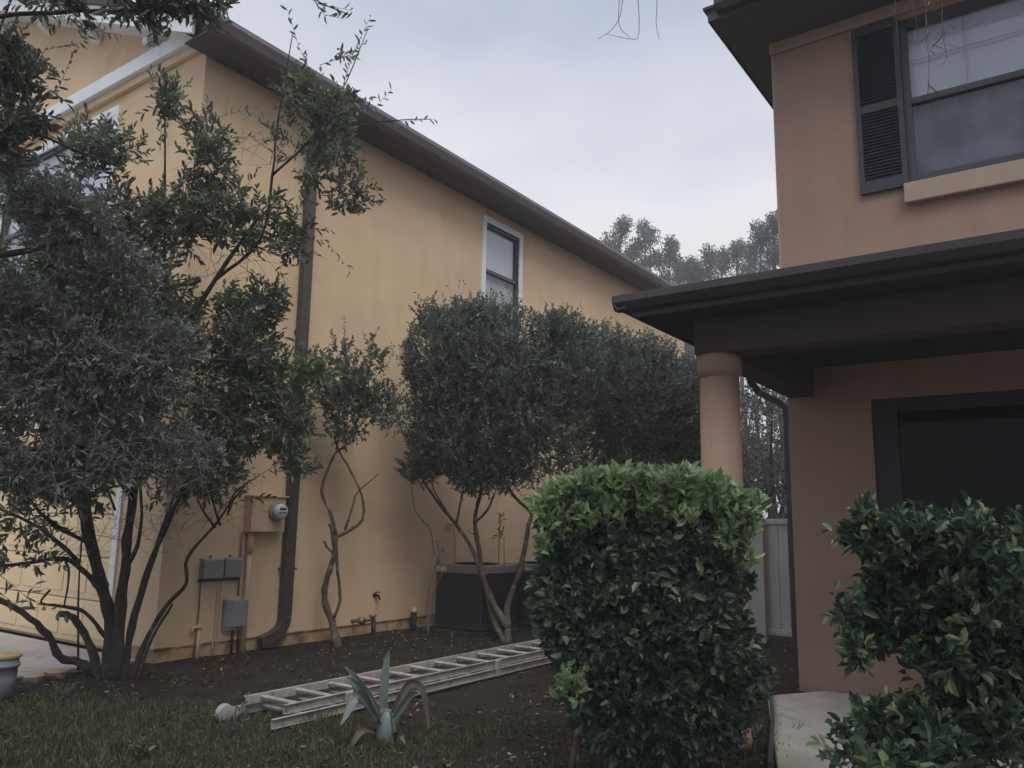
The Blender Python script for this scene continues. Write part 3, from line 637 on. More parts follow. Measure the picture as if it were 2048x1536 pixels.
# ------------------------------------------------------------------ agave
def agave():
    c = np.array([-4.51, 4.78, 0.0])
    t = thing('agave', 'blue grey agave with folded leaves growing in front of the ladder', 'agave', c)
    vd = nrm(np.array([FW[0], FW[1], 0])); rt = RT0
    def leaf(pts, ws, thick=.012, cup=.25, mt=M_agave, nm='leaf'):
        pts = np.array(pts, float); n = len(pts)
        W = [c+rt*p[0]-vd*p[2]+np.array([0, 0, p[1]]) for p in pts]; W = np.array(W)
        ext = np.vstack([2*W[0]-W[1], W, 2*W[-1]-W[-2]]); Q = []; ww = []
        for i in range(n-1):
            for k in range(4):
                u = k/4; p0, p1, p2, p3 = ext[i:i+4]
                Q.append(.5*((2*p1)+(-p0+p2)*u+(2*p0-5*p1+4*p2-p3)*u*u+(-p0+3*p1-3*p2+p3)*u**3)); ww.append(ws[i]*(1-u)+ws[i+1]*u)
        Q.append(W[-1]); ww.append(ws[-1]); Q = np.array(Q); tg = nrm(np.gradient(Q, axis=0))
        outw = nrm((Q[-1]-c)*np.array([1, 1, 0])+np.array([1e-3, 1e-3, 0])-vd*.6)
        V = []; K_ = 7
        for q, w_, g_ in zip(Q, ww, tg):
            s_ = np.cross(g_, outw); s_ = s_/(np.linalg.norm(s_)+1e-6); u_ = np.cross(s_, g_)
            for j in range(K_):
                a_ = (j/(K_-1)-.5)*2; V.append(q+s_*w_*a_*.5-u_*(w_*cup*(1-a_*a_)*-1)*-1)
            for j in range(K_)[::-1]:
                a_ = (j/(K_-1)-.5)*2; V.append(q+s_*w_*a_*.49-u_*(w_*cup*(1-a_*a_)+thick*(1-a_*a_)+.001))
        n2 = 2*K_; F = [(i*n2+k, i*n2+(k+1) % n2, (i+1)*n2+(k+1) % n2, (i+1)*n2+k) for i in range(len(Q)-1) for k in range(n2)]+[tuple(range(n2))[::-1], tuple((len(Q)-1)*n2+k for k in range(n2))]
        m = MB(); m.add(V, F, 0, True); m.build(nm, mt, t)
    # (right, up, toward viewer) offsets in metres
    leaf([(-.01, .12, 0), (-.035, .3, .0), (-.03, .48, .0), (-.02, .62, -.01), (-.005, .68, -.01)], [.09, .07, .065, .045, .003])
    leaf([(-.04, .12, .02), (-.12, .27, .06), (-.2, .40, .10), (-.26, .46, .1), (-.31, .5, .08)], [.06, .055, .10, .05, .003])
    leaf([(-.05, .14, .05), (-.13, .28, .10), (-.21, .37, .14), (-.27, .26, .2), (-.32, .16, .22)], [.05, .05, .09, .055, .003])
    leaf([(-.03, .14, -.03), (-.16, .33, -.08), (-.27, .45, -.1), (-.37, .53, -.12)], [.06, .06, .05, .003])
    leaf([(.03, .14, .02), (.11, .26, .05), (.19, .37, .08), (.25, .38, .10)], [.05, .065, .06, .004])
    leaf([(.03, .14, -.03), (.10, .33, -.06), (.17, .42, -.1), (.25, .36, -.14), (.29, .2, -.15), (.31, .05, -.15)], [.08, .08, .07, .055, .04, .01], mt=M_agaved, nm='dry_leaf')
    leaf([(-.05, .08, .03), (-.16, .12, .1), (-.22, .05, .14), (-.25, -.02, .15)], [.05, .06, .04, .004], mt=M_agaved, nm='dry_leaf')
    leaf([(.05, .06, .05), (.12, .09, .12), (.17, .03, .16)], [.05, .05, .004], mt=M_agaved, nm='dry_leaf')
    leaf([(0, .0, .06), (0, .10, .085), (-.005, .22, .05), (.0, .26, .03)], [.10, .13, .09, .06], cup=.35)
    m = MB(); m.lathe(c, [(.03, -.03), (.06, .0), (.078, .06), (.075, .12), (.055, .19), (.03, .23)], n=18); m.build('heart', M_agave, t)
agave()

# ------------------------------------------------------------------ trees and shrubs
def stem(mb, pts, r0, r1, base=None, sub=4, jit=.10, n=9):
    """a stem through points given as (px, py, depth); radius tapers from r0 to r1"""
    W = [P(*q) for q in pts]
    if base is not None: W[0] = np.array(base)
    k = len(W); rr = [r0+(r1-r0)*(i/(k-1))**.8 for i in range(k)]
    mb.tube(W, rr, n, sub=sub, jit=jit)
    return W[-1]

def pxcl(cl):
    """clusters from (px, py, rx px, ry px, depth, depth radius m)"""
    return [(P(a, b, d), (rx*d/FPX, ry*d/FPX, dr)) for a, b, rx, ry, d, dr in cl]

def crown(clusters, nspr, slen, nleaf, lsize, lratio, mi=0, up=.5, out=.8, young=0.0, gap=.25, gs=3.0, seed=0, shell=.5, droop=0, spread=.9, flat=.5, twig_r=.003, rnd=.5):
    p, o = cluster_points(clusters, nspr, shell, gap, gs, seed)
    d = o*out+np.array([0, 0, up])+rng.normal(size=p.shape)*rnd
    sl2 = slen*(1+.35*rng.normal(size=len(p))).clip(.4, 2)
    parts = []
    ym = rng.random(len(p)) < young
    for sel, mm_ in ((~ym, mi), (ym, 2)):
        if sel.sum() == 0: continue
        lf, tw = sprigs(p[sel]-nrm(d[sel])*sl2[sel][:, None]*.5, d[sel], sl2[sel], nleaf, lsize, lratio, spread, droop, flat=flat, twig_r=twig_r)
        parts += [(lf[0], lf[1], mm_), (tw[0], tw[1], 1)]
    return parts

# big multi-stemmed tree in front of the garage corner
B1 = np.array([-8.45, 4.75, -.03])
CR = []
def bare_twigs(pts, n, ln, r, droop=0.0, mi=1):
    """fine bare curved twigs scattered round given points"""
    out_ = []; c = pts[rng.integers(0, len(pts), n)]+rng.normal(size=(n, 3))*.12; d = nrm(rng.normal(size=(n, 3))+[0, 0, .25]); l_ = ln*(.5+rng.random((n, 1)))
    a = c; k = nrm(rng.normal(size=(n, 3)))
    for q in range(4):
        b = a+nrm(d+k*.18*q-np.array([0, 0, droop*q*.3]))*l_*.25; g = twig_geo(a, b, r*(1-.2*q)*np.ones(n)); out_.append((g[0], g[1], mi)); a = b
    return out_
t1 = thing('broadleaf_tree', 'large many stemmed tree with narrow leaves in front of the garage corner', 'tree', B1)
m = MB(); D = 8.75
stem(m, [(228, 1352, D), (222, 1260, D), (205, 1170, D), (182, 1080, D), (165, 960, D), (150, 800, D), (120, 600, D)], .085, .03, B1)
stem(m, [(245, 1345, D), (238, 1240, D-.05), (250, 1140, D), (262, 1020, D), (290, 880, D), (350, 700, D), (430, 560, D), (520, 430, D)], .075, .018, B1+[.06, .05, 0])
stem(m, [(205, 1175, D), (172, 1060, D-.1), (150, 980, D-.2), (60, 800, D-.3)], .055, .02)
stem(m, [(262, 1335, D), (262, 1260, D), (300, 1130, D+.1), (330, 1060, D+.1), (352, 1010, D+.05), (400, 930, D), (470, 800, D)], .05, .014, B1+[.12, .1, 0])
stem(m, [(300, 1135, D+.1), (318, 1075, D+.2), (350, 985, D+.2)], .03, .012)
stem(m, [(250, 1140, D), (275, 1090, D-.1), (283, 1030, D-.15), (280, 960, D-.2)], .028, .012)
stem(m, [(282, 1325, D), (288, 1290, D+.05), (330, 1215, D+.1), (372, 1168, D+.1), (375, 1115, D+.1), (430, 1050, D+.1), (462, 1005, D+.1), (500, 960, D+.1)], .032, .010, B1+[.2, .14, 0])
stem(m, [(290, 1315, D), (305, 1275, D+.1), (345, 1208, D+.15)], .022, .012, B1+[.25, .16, 0])
stem(m, [(225, 1340, D), (160, 1325, D), (120, 1315, D), (95, 1270, D), (45, 1225, D), (-20, 1190, D)], .055, .028, B1+[-.08, 0, .04])
stem(m, [(205, 1320, D), (175, 1280, D-.1), (145, 1235, D-.1), (118, 1228, D-.1)], .045, .035, B1+[-.05, -.06, .0])
stem(m, [(212, 1275, D), (170, 1225, D), (120, 1212, D), (82, 1205, D), (100, 1180, D)], .024, .012)
stem(m, [(210, 1190, D), (175, 1150, D), (130, 1118, D), (60, 1125, D), (-20, 1135, D)], .035, .016)
stem(m, [(160, 1125, D), (110, 1080, D), (60, 1045, D), (-30, 1005, D)], .03, .014)
stem(m, [(130, 1118, D), (138, 1150, D-.1), (128, 1215, D-.15)], .014, .01)
stem(m, [(185, 1090, D), (110, 1050, D-.2), (60, 1000, D-.3), (20, 930, D-.4)], .03, .012)
stem(m, [(157, 1340, D), (157, 1180, D-.05), (170, 1000, D-.1)], .012, .008)
stem(m, [(270, 1000, D), (230, 940, D-.2), (210, 820, D-.2), (230, 620, D), (260, 420, D)], .035, .012)
stem(m, [(350, 700, D), (330, 560, D+.1), (330, 400, D+.2), (330, 240, D+.2)], .03, .008)
stem(m, [(430, 560, D), (520, 480, D), (545, 350, D), (556, 240, D), (585, 70, D)], .022, .005)
stem(m, [(545, 350, D), (620, 280, D), (680, 190, D), (735, 60, D)], .014, .004)
stem(m, [(620, 280, D), (720, 250, D), (800, 240, D-.1), (862, 238, D-.1)], .012, .003)
stem(m, [(400, 560, D), (300, 580, D-.3), (200, 560, D-.5), (60, 520, D-.6)], .03, .012)
for q in ([(440, 1050, D+.1), (425, 1000, D), (420, 960, D)], [(430, 1055, D+.1), (400, 1010, D), (392, 960, D)], [(455, 1030, D+.1), (470, 985, D), (520, 950, D)], [(230, 1020, D), (200, 930, D-.3), (190, 860, D-.3)]):
    stem(m, q, .014, .006)
m.build('trunk', M_barkd, t1)
cl = pxcl([(130, 480, 150, 130, 8.5, .6), (40, 640, 130, 170, 8.3, .7), (220, 620, 170, 150, 8.5, .7), (120, 820, 190, 150, 8.3, .8), (320, 780, 150, 130, 8.7, .6), (450, 880, 100, 80, 8.8, .5), (470, 720, 95, 95, 8.8, .5),
           (330, 420, 110, 100, 8.8, .5), (480, 430, 100, 80, 8.8, .45), (620, 300, 95, 75, 8.7, .4), (640, 200, 80, 60, 8.7, .35), (410, 300, 55, 80, 8.8, .3), (200, 300, 85, 60, 8.6, .4),
           (585, 930, 45, 35, 8.8, .3), (80, 950, 170, 70, 8.4, .6), (380, 960, 110, 40, 8.7, .45), (700, 390, 50, 40, 8.8, .25), (680, 110, 35, 50, 8.7, .2), (540, 600, 40, 40, 8.8, .25), (335, 200, 30, 50, 8.8, .2), (590, 480, 40, 60, 8.7, .2), (560, 830, 60, 80, 8.8, .35)])
CR += crown(cl, 3600, .30, 12, .078, .34, 0, up=.45, out=.8, young=.12, gap=.42, gs=2.8, seed=1)
# green lower understorey shoots of the same crown (younger foliage facing the wall)
cl = pxcl([(500, 660, 70, 50, 9.0, .25), (470, 610, 60, 40, 9.0, .25), (620, 740, 60, 30, 9.0, .25), (540, 760, 60, 60, 9.0, .3), (350, 640, 80, 60, 8.9, .3), (480, 790, 80, 60, 8.9, .3), (590, 850, 40, 60, 9.0, .25), (160, 590, 70, 40, 8.9, .3)])
CR += crown(cl, 420, .26, 12, .065, .45, 2, up=.35, gap=.3, seed=2)
cl = pxcl([(60, 1120, 90, 40, 8.7, .2), (60, 1050, 80, 40, 8.7, .3), (170, 1010, 60, 30, 8.6, .2), (470, 1000, 50, 15, 8.8, .15), (310, 1180, 12, 22, 8.8, .05)])
CR += crown(cl, 70, .2, 8, .085, .34, 0, up=-.1, gap=.1, seed=3)
# long single sprigs poking out of the crown
def long_sprig(mb_list, pts, n, ls, r0=.006, ratio=.33):
    W = np.array([P(*q) for q in pts]); seg = np.linspace(0, len(W)-1.001, n+1)
    i = seg.astype(int); f = (seg-i)[:, None]; Q = W[i]*(1-f)+W[i+1]*f
    tw = twig_geo(Q[:-1], Q[1:], np.linspace(r0, r0*.4, n)); d = nrm(Q[1:]-Q[:-1]); k = rng.normal(size=d.shape); k -= (k*d).sum(-1, keepdims=True)*d
    lf = leaves_geo(Q[1:], nrm(d*.6+nrm(k)*.9), rng.normal(size=d.shape), ls*(.7+.6*rng.random(n)), ls*ratio*np.ones(n))
    mb_list += [(lf[0], lf[1], 0), (tw[0], tw[1], 1)]
for q, n in (([(680, 190, 8.6), (705, 110, 8.6), (740, 35, 8.6)], 22), ([(640, 180, 8.6), (600, 100, 8.6), (575, 20, 8.6)], 16), ([(720, 250, 8.7), (800, 243, 8.7), (868, 238, 8.7)], 14), ([(700, 220, 8.7), (750, 215, 8.7), (782, 180, 8.7)], 12),
             ([(640, 130, 8.7), (700, 110, 8.7), (730, 85, 8.7)], 12), ([(320, 300, 8.7), (325, 220, 8.7), (330, 150, 8.7)], 18), ([(360, 270, 8.7), (420, 240, 8.7), (505, 215, 8.7)], 12), ([(590, 480, 8.8), (650, 480, 8.8), (700, 540, 8.8)], 14),
             ([(540, 330, 8.8), (553, 270, 8.8), (560, 230, 8.8)], 10), ([(560, 240, 8.8), (600, 250, 8.8), (640, 300, 8.8)], 12), ([(700, 330, 8.8), (740, 360, 8.8), (765, 400, 8.8)], 12),
             ([(400, 930, 8.6), (520, 950, 8.6), (600, 900, 8.6), (625, 870, 8.6)], 20), ([(560, 940, 8.8), (600, 935, 8.8), (635, 925, 8.8)], 10), ([(590, 660, 8.8), (640, 720, 8.8), (560, 640, 8.8)], 10)):
    long_sprig(CR, q, n, .08)
for a_, b_ in (([(100, 1090, 8.7), (300, 1040, 8.7)], 60), ([(300, 1060, 8.8), (480, 1000, 8.8)], 50), ([(420, 300, 8.7), (700, 260, 8.7)], 50), ([(350, 600, 8.7), (520, 480, 8.8)], 50)):
    W = np.linspace(P(*a_[0]), P(*a_[1]), 20); CR += bare_twigs(W, b_, .45, .0035)
quad_mesh('crown', CR, [M_leaf1, M_twig, M_leafy], t1)

# nearer grey-green tree whose trunk stands left of the picture
B0 = np.array([-7.0, 1.55, -.03])
CR = []
t0 = thing('overhanging_tree', 'nearer grey green tree reaching in from the left edge and upper left corner', 'tree', B0)
m = MB(); m.tube([B0, B0+[.05, .05, 1.2], B0+[-.05, .2, 2.3], B0+[0, .4, 3.4], B0+[.1, .7, 4.4]], [.13, .11, .10, .08, .05], 10, sub=4, jit=.06)
top = B0+np.array([-.05, .2, 2.3])
def limb(a, pts, r0, r1):
    W = [a]+[P(*q) for q in pts]; m.tube(W, np.linspace(r0, r1, len(W)), 7, sub=4, jit=.1)
limb(B0+[0, .4, 3.4], [(-60, 330, 6.2), (30, 240, 6.2), (60, 120, 6.2)], .03, .008)
limb(B0+[.1, .7, 4.4], [(-40, 60, 6.0), (120, 25, 6.0), (260, 20, 6.0), (400, 12, 6.0), (480, 5, 6.0)], .022, .005)
limb(top, [(-80, 700, 6.6), (60, 720, 6.8), (250, 760, 7.0)], .06, .012)
limb(top, [(-80, 900, 6.6), (60, 900, 6.8), (300, 880, 7.0)], .05, .010)
limb(B0+[0, .4, 3.4], [(-60, 520, 6.4), (60, 500, 6.8), (200, 470, 7.0)], .05, .010)
limb(B0+[.1, .7, 4.4], [(100, -160, 6.1), (300, -80, 6.2), (560, -40, 6.3), (640, 5, 6.3), (700, 30, 6.3)], .010, .004)
limb(B0+[0, .4, 3.4], [(-60, 300, 6.2), (50, 265, 6.2), (150, 300, 6.3), (230, 330, 6.3)], .02, .006)
m.build('trunk', M_barkd, t0)
cl = pxcl([(35, 200, 60, 90, 6.2, .3), (20, 120, 40, 50, 6.2, .2), (10, 290, 40, 60, 6.2, .2), (290, 15, 80, 25, 6.0, .25), (130, 15, 70, 12, 6.0, .2), (400, 8, 60, 14, 6.0, .15)])
CR += crown(cl, 330, .22, 10, .070, .36, 0, up=.2, gap=.2, seed=4)
cl = pxcl([(60, 620, 170, 150, 7.0, .35), (100, 780, 230, 160, 7.0, .4), (60, 930, 200, 60, 6.9, .3), (300, 900, 150, 60, 7.1, .3), (130, 430, 130, 80, 7.0, .3), (60, 380, 80, 60, 7.0, .3), (240, 540, 90, 60, 7.1, .3), (300, 700, 90, 90, 7.1, .3)])
CR += crown(cl, 2500, .26, 12, .055, .32, 3, up=.1, gap=.36, gs=2.2, seed=5, droop=.25, twig_r=.0035)
for q, n, s_ in (([(130, 20, 6), (180, 60, 6), (240, 70, 6)], 10, .06), ([(620, -10, 6.3), (650, 30, 6.3), (690, 38, 6.3)], 10, .07), ([(600, -20, 6.3), (640, 10, 6.3), (700, 20, 6.3)], 9, .07),
                 ([(90, 200, 6.2), (120, 170, 6.2), (150, 95, 6.2)], 14, .065), ([(60, 150, 6.2), (90, 100, 6.2), (160, 85, 6.2)], 12, .065),
                 ([(130, 850, 6.9), (145, 920, 6.9), (250, 965, 6.9), (400, 975, 7.0)], 12, .03), ([(300, 930, 6.9), (360, 960, 6.9), (500, 965, 6.9)], 10, .03), ([(200, 940, 7.0), (330, 930, 7.0), (420, 960, 7.0)], 8, .03),
                 ([(0, 1150, 6.6), (60, 1200, 6.5), (130, 1230, 6.5)], 10, .10), ([(-10, 1180, 6.6), (40, 1215, 6.5), (70, 1170, 6.5)], 8, .10)):
    long_sprig(CR, q, n, s_, .005)
for a_, b_ in (([(20, 620, 6.6), (420, 800, 6.8)], 45), ([(20, 880, 6.5), (480, 940, 6.8)], 90), ([(20, 450, 6.6), (250, 560, 6.8)], 20)):
    W = np.linspace(P(*a_[0]), P(*a_[1]), 30)+rng.normal(size=(30, 3))*.15; CR += bare_twigs(W, b_, .5, .0022, .5, 4)
quad_mesh('crown', CR, [M_leaf1, M_twig, M_leafy, M_leafg, M_pale], t0)

# small trained tree
B2 = np.array([-8.35, 7.85, -.03]); D = 11.0
CR = []
t2 = thing('pruned_tree', 'small bare stemmed tree with looping branches between downspout and air conditioner', 'tree', B2)
m = MB()
stem(m, [(668, 1290, D), (663, 1245, D), (650, 1205, D), (652, 1165, D), (667, 1115, D), (672, 1070, D)], .055, .032, B2)
stem(m, [(668, 1235, D), (680, 1200, D+.05), (674, 1130, D+.05), (672, 1085, D)], .022, .02)
stem(m, [(672, 1070, D), (662, 1030, D), (644, 985, D), (655, 940, D), (672, 905, D), (690, 895, D)], .028, .016)
stem(m, [(672, 1075, D), (700, 1060, D), (724, 1040, D), (726, 1000, D), (708, 955, D), (680, 905, D), (670, 880, D)], .024, .012)
stem(m, [(690, 1060, D), (706, 1010, D), (715, 985, D), (757, 948, D)], .018, .008)
stem(m, [(668, 1095, D), (663, 1060, D), (659, 1048, D)], .022, .02); stem(m, [(664, 1105, D), (655, 1095, D), (648, 1082, D)], .018, .016)
stem(m, [(672, 900, D), (690, 800, D), (690, 650, D)], .014, .004); stem(m, [(685, 895, D), (730, 800, D), (745, 680, D)], .012, .004)
m.build('trunk', M_bark, t2)
cl = pxcl([(690, 840, 55, 60, D, .35), (700, 780, 60, 60, D, .35), (660, 790, 45, 45, D, .3), (730, 800, 50, 60, D, .3), (690, 720, 35, 55, D, .2), (745, 720, 28, 50, D, .2), (630, 740, 40, 30, D, .2), (780, 820, 40, 60, D, .25)])
CR += crown(cl, 440, .24, 12, .056, .46, 0, up=.9, young=.12, gap=.28, gs=4, seed=6)
for q in ([(688, 720, D), (690, 680, D), (687, 635, D)], [(670, 700, D), (668, 680, D), (664, 658, D)], [(735, 720, D), (742, 690, D), (755, 655, D)], [(760, 760, D), (780, 720, D), (787, 690, D)], [(800, 780, D), (805, 740, D), (800, 700, D)]): long_sprig(CR, q, 16, .05, .004, .4)
quad_mesh('crown', CR, [M_leaf2, M_gtwig, M_leafy], t2)

# rounded tree over the air conditioners
B3 = np.array([-6.95, 9.75, -.03]); D = 12.0
CR = []
t3 = thing('round_crowned_tree', 'dense round crowned dark tree on forked stems in front of the air conditioners', 'tree', B3, 'clipped trees along the yellow wall')
m = MB()
stem(m, [(990, 1278, D), (985, 1230, D), (970, 1170, D), (945, 1100, D), (912, 1050, D), (880, 1010, D), (845, 960, D)], .055, .016, B3)
stem(m, [(985, 1240, D), (972, 1175, D+.1), (958, 1100, D+.1), (950, 1040, D+.1), (960, 990, D), (980, 900, D)], .05, .022, B3+[-.04, .1, .2])
stem(m, [(992, 1275, D), (1015, 1210, D), (1040, 1140, D), (1058, 1050, D), (1062, 1025, D), (1030, 995, D), (1000, 950, D)], .052, .02, B3+[.05, 0, 0])
stem(m, [(912, 1050, D), (920, 1010, D), (930, 960, D)], .02, .012); stem(m, [(950, 1045, D+.1), (975, 1020, D), (990, 985, D)], .022, .012)
stem(m, [(895, 1025, D), (870, 985, D-.1), (862, 960, D)], .014, .008); stem(m, [(960, 1075, D), (940, 1065, D+.2), (938, 1060, D+.2)], .008, .006)
stem(m, [(1062, 1025, D), (1085, 1000, D), (1100, 960, D)], .02, .012)
stem(m, [(868, 1110, D), (860, 1060, D+.1), (830, 1020, D+.1), (822, 960, D)], .010, .006)
m.build('trunk', M_bark, t3)
cl = pxcl([(900, 720, 85, 115, D, .9), (1000, 730, 120, 120, D, 1.0), (950, 860, 120, 110, D, 1.0), (1060, 840, 120, 130, D, 1.0), (1120, 740, 80, 110, D+.2, .9), (860, 820, 50, 90, D, .5), (880, 900, 80, 50, D, .5), (980, 950, 90, 45, D, .7), (870, 640, 40, 40, D, .4), (960, 630, 60, 35, D, .5), (1110, 650, 60, 30, D, .4), (1150, 720, 60, 80, D+.4, .7), (820, 720, 15, 60, D, .2), (840, 940, 50, 30, D, .3)])
CR += crown(cl, 7500, .24, 14, .048, .48, 0, twig_r=.002, up=.8, out=.8, young=.0, gap=.12, gs=3.2, seed=7, shell=.5)
for k in range(26):
    x = 835+k*13+random.uniform(-6, 6); ty = 600+18*math.sin(k*.7)+ (30 if k > 15 else 0)+random.uniform(-14, 10); q = [(x+random.uniform(-8, 8), ty+60, D), (x, ty+25, D), (x+random.uniform(-8, 8), ty-10, D)]
    long_sprig(CR, q, 12, .045, .004, .4)
for k in range(8):
    y = 700+k*28; long_sprig(CR, [(845, y+30, D), (822, y+8, D), (806+random.uniform(-6, 10), y-22, D)], 12, .045, .004, .4)
quad_mesh('crown', CR, [M_leaf2, M_gtwig, M_leafy], t3)
# second, farther clipped tree
B4 = np.array([-6.0, 12.4, -.03]); D = 13.8
CR = []
t4 = thing('round_crowned_tree', 'farther clipped dark tree between round crowned tree and porch column', 'tree', B4, 'clipped trees along the yellow wall')
m = MB()
stem(m, [(1250, 1240, D), (1235, 1100, D), (1200, 1000, D), (1210, 880, D)], .06, .02, B4); stem(m, [(1250, 1240, D), (1270, 1100, D), (1290, 1000, D), (1300, 880, D)], .05, .02, B4+[.05, 0, 0])
stem(m, [(1240, 1200, D), (1160, 1060, D), (1110, 1020, D), (1080, 990, D)], .04, .02, B4+[-.05, 0, .2])
m.build('trunk', M_bark, t4)
cl = pxcl([(1190, 780, 90, 110, D, .9), (1280, 800, 110, 110, D, 1.0), (1360, 830, 60, 110, D+.5, .9), (1240, 920, 130, 80, D, .9), (1350, 920, 70, 70, D+.4, .8), (1210, 690, 60, 40, D, .5), (1300, 720, 60, 50, D+.2, .6), (1385, 760, 30, 50, D+.6, .5)])
CR += crown(cl, 6200, .25, 13, .05, .48, 0, twig_r=.002, up=.8, gap=.14, gs=3.2, seed=8, shell=.42)
quad_mesh('crown', CR, [M_leaf2, M_gtwig, M_leafy], t4)
# thin saplings by the wall
for (px, pb, pt_, D, lab) in ((1000, 1270, 1035, 12.6, 'thin leggy vine with few leaves standing behind round crowned tree stems'), (858, 1240, 1100, 12.0, 'slim dark leaning sapling stem at left corner of the air conditioner')):
    b = P(px, pb, D); b[2] = -.02; t = thing('sapling', lab, 'sapling', b); CR = []
    m = MB(); top_dx = 0 if px > 900 else 22
    stem(m, [(px, pb, D), (px-4, (pb+pt_)/2+30, D), (px+top_dx, pt_, D)], .016, .006, b); stem(m, [(px, pb, D), (px+8, (pb+pt_)/2+20, D), (px+8+top_dx, pt_+40, D)], .010, .005, b)
    m.build('trunk', M_twig, t)
    CR += crown(pxcl([(px+top_dx, pt_+20, 9, 35, D, .06)]), 10, .12, 5, .05, .4, 0, gap=.0)
    quad_mesh('foliage', CR, [M_leaf2, M_gtwig, M_leafy], t)

# clipped hedge in the foreground
def box_clusters(c, hw, hd, z0, z1, nx=5, nz=5):
    out_ = []
    for i in range(nx):
        for k in range(nz):
            z = z0+(z1-z0)*(k+.5)/nz; s_ = (i-(nx-1)/2)/((nx-1)/2)
            out_.append((c+RT0*hw*s_*.78*(0.80+.2*k/(nz-1))+np.array([0, 0, z]), (hw*.33, (z1-z0)/nz*.75, hd)))
    return out_
cH = np.array([-2.64, 5.33, 0]); Bh = cH+[0, 0, -.03]
th = thing('clipped_hedge', 'tall squarish clipped hedge with pale new growth on top, in front of column', 'hedge', Bh)
m = MB()
for k in range(9):
    a = k*.7; b = cH+RT0*(.5*math.sin(a*2.1))+np.array([.1*math.cos(a*3), .12*math.sin(a), -.03]); e_ = b+RT0*.35*math.sin(a*1.7)+np.array([0, .1*math.cos(a*2), 1.6])
    m.tube([b, (b+e_)/2+rng.normal(size=3)*.06, e_], [.022, .016, .006], 6, sub=4, jit=.2)
m.build('trunk', M_bark, th)
HZ = 2.03
core = []
def hedge_leaves():
    # shoots over the surface of a rounded box, and inside it
    n = 6800; hw, hd = .70, .50; V2 = nrm(np.array([FW[0], FW[1], 0.]))
    u = rng.random((n*3, 3))*2-1; u = u[(np.abs(u)**3.1).sum(1) < 1.0]; mx = (np.abs(u)**3.1).sum(1)**(1/3.1)
    sc_ = (.72+.28*rng.random(len(u))**.6)/mx; inner = rng.random(len(u)) < .25; sc_[inner] = 1; u = u*np.minimum(sc_[:, None], 1/np.maximum(mx, .01)[:, None]); u = u[:n]
    zc = (u[:, 2]+1)/2; taper = .62+.38*np.minimum(1, zc/.55)
    lump = 1+.03*np.sin(u[:, 2]*17+u[:, 1]*9)+.05*np.sin(u[:, 2]*7+u[:, 0]*5)+.04*np.sin(u[:, 0]*13)
    tx = np.where(u[:, 0] > 0, 1.0+.24*np.clip((.5-zc)/.3, 0, 1), taper); p = cH+RT0*(u[:, 0]*hw*tx*lump)[:, None]+V2*(u[:, 1]*hd*taper*lump)[:, None]; p[:, 2] = .12+zc*(HZ-.16)+.04*np.sin(u[:, 0]*9)*(zc > .8)
    keep = gap_noise(p, 3.6, 21) > -.62; p = p[keep]; u = u[keep]
    o = RT0*u[:, 0:1]**3+V2*u[:, 1:2]**3; o[:, 2] = u[:, 2]**3
    return p, o, u
p, o, u = hedge_leaves()
topm = (u[:, 2] > .80)
parts = []
for sel, mi, sln, up_ in ((~topm, 0, .16, .25), (topm, 0, .14, .7)):
    d = o[sel]*1.1+np.array([0, 0, up_])+rng.normal(size=(sel.sum(), 3))*.4; s2 = sln*(1+.25*rng.normal(size=sel.sum())).clip(.5, 1.6)
    lf, tw = sprigs(p[sel]-nrm(d)*s2[:, None]*.6, d, s2, 8, .056, .52, .95, flat=.25, lvar=.42); parts += [(lf[0], lf[1], mi), (tw[0], tw[1], 1)]
quad_mesh('foliage', parts, [M_leafh, M_twig], th)
n = 760; q = rng.random((n, 2))*2-1; V2 = nrm(np.array([FW[0], FW[1], 0.]))
bp_ = cH+RT0*(q[:, 0:1]*.70)+V2*(q[:, 1:2]*.48); bp_[:, 2] = HZ-.06-.20*np.abs(q[:, 0])**3.2-.05*rng.random(n); fm = rng.random(n) < .3; bp_[fm] = cH+RT0*(q[fm, 0:1]*.68)-V2*(.44+.08*rng.random((fm.sum(), 1)))+[0, 0, 1]*(HZ-.06-.20*np.abs(q[fm, 0:1])**3.2-.30*rng.random((fm.sum(), 1))**1.6)
bp_[:14] = cH+RT0*(-.62+.2*rng.random((14, 1)))-V2*.45; bp_[:14, 2] = .55+.15*rng.random(14)
bp_[14:24] = cH+RT0*(.48+.2*rng.random((10, 1)))-V2*.5; bp_[14:24, 2] = 1.4+.25*rng.random(10)
d = np.array([0, 0, 1.])+rng.normal(size=(n, 3))*.35+RT0*q[:, 0:1]*.5-V2*.2
lf, tw = sprigs(bp_-[0, 0, .03], d, .085*(1+.6*rng.random(n)), 8, .066, .44, .8, flat=.3); quad_mesh('new_growth', [(lf[0], lf[1], 0), (tw[0], tw[1], 1)], [M_leafn, M_twig], th)

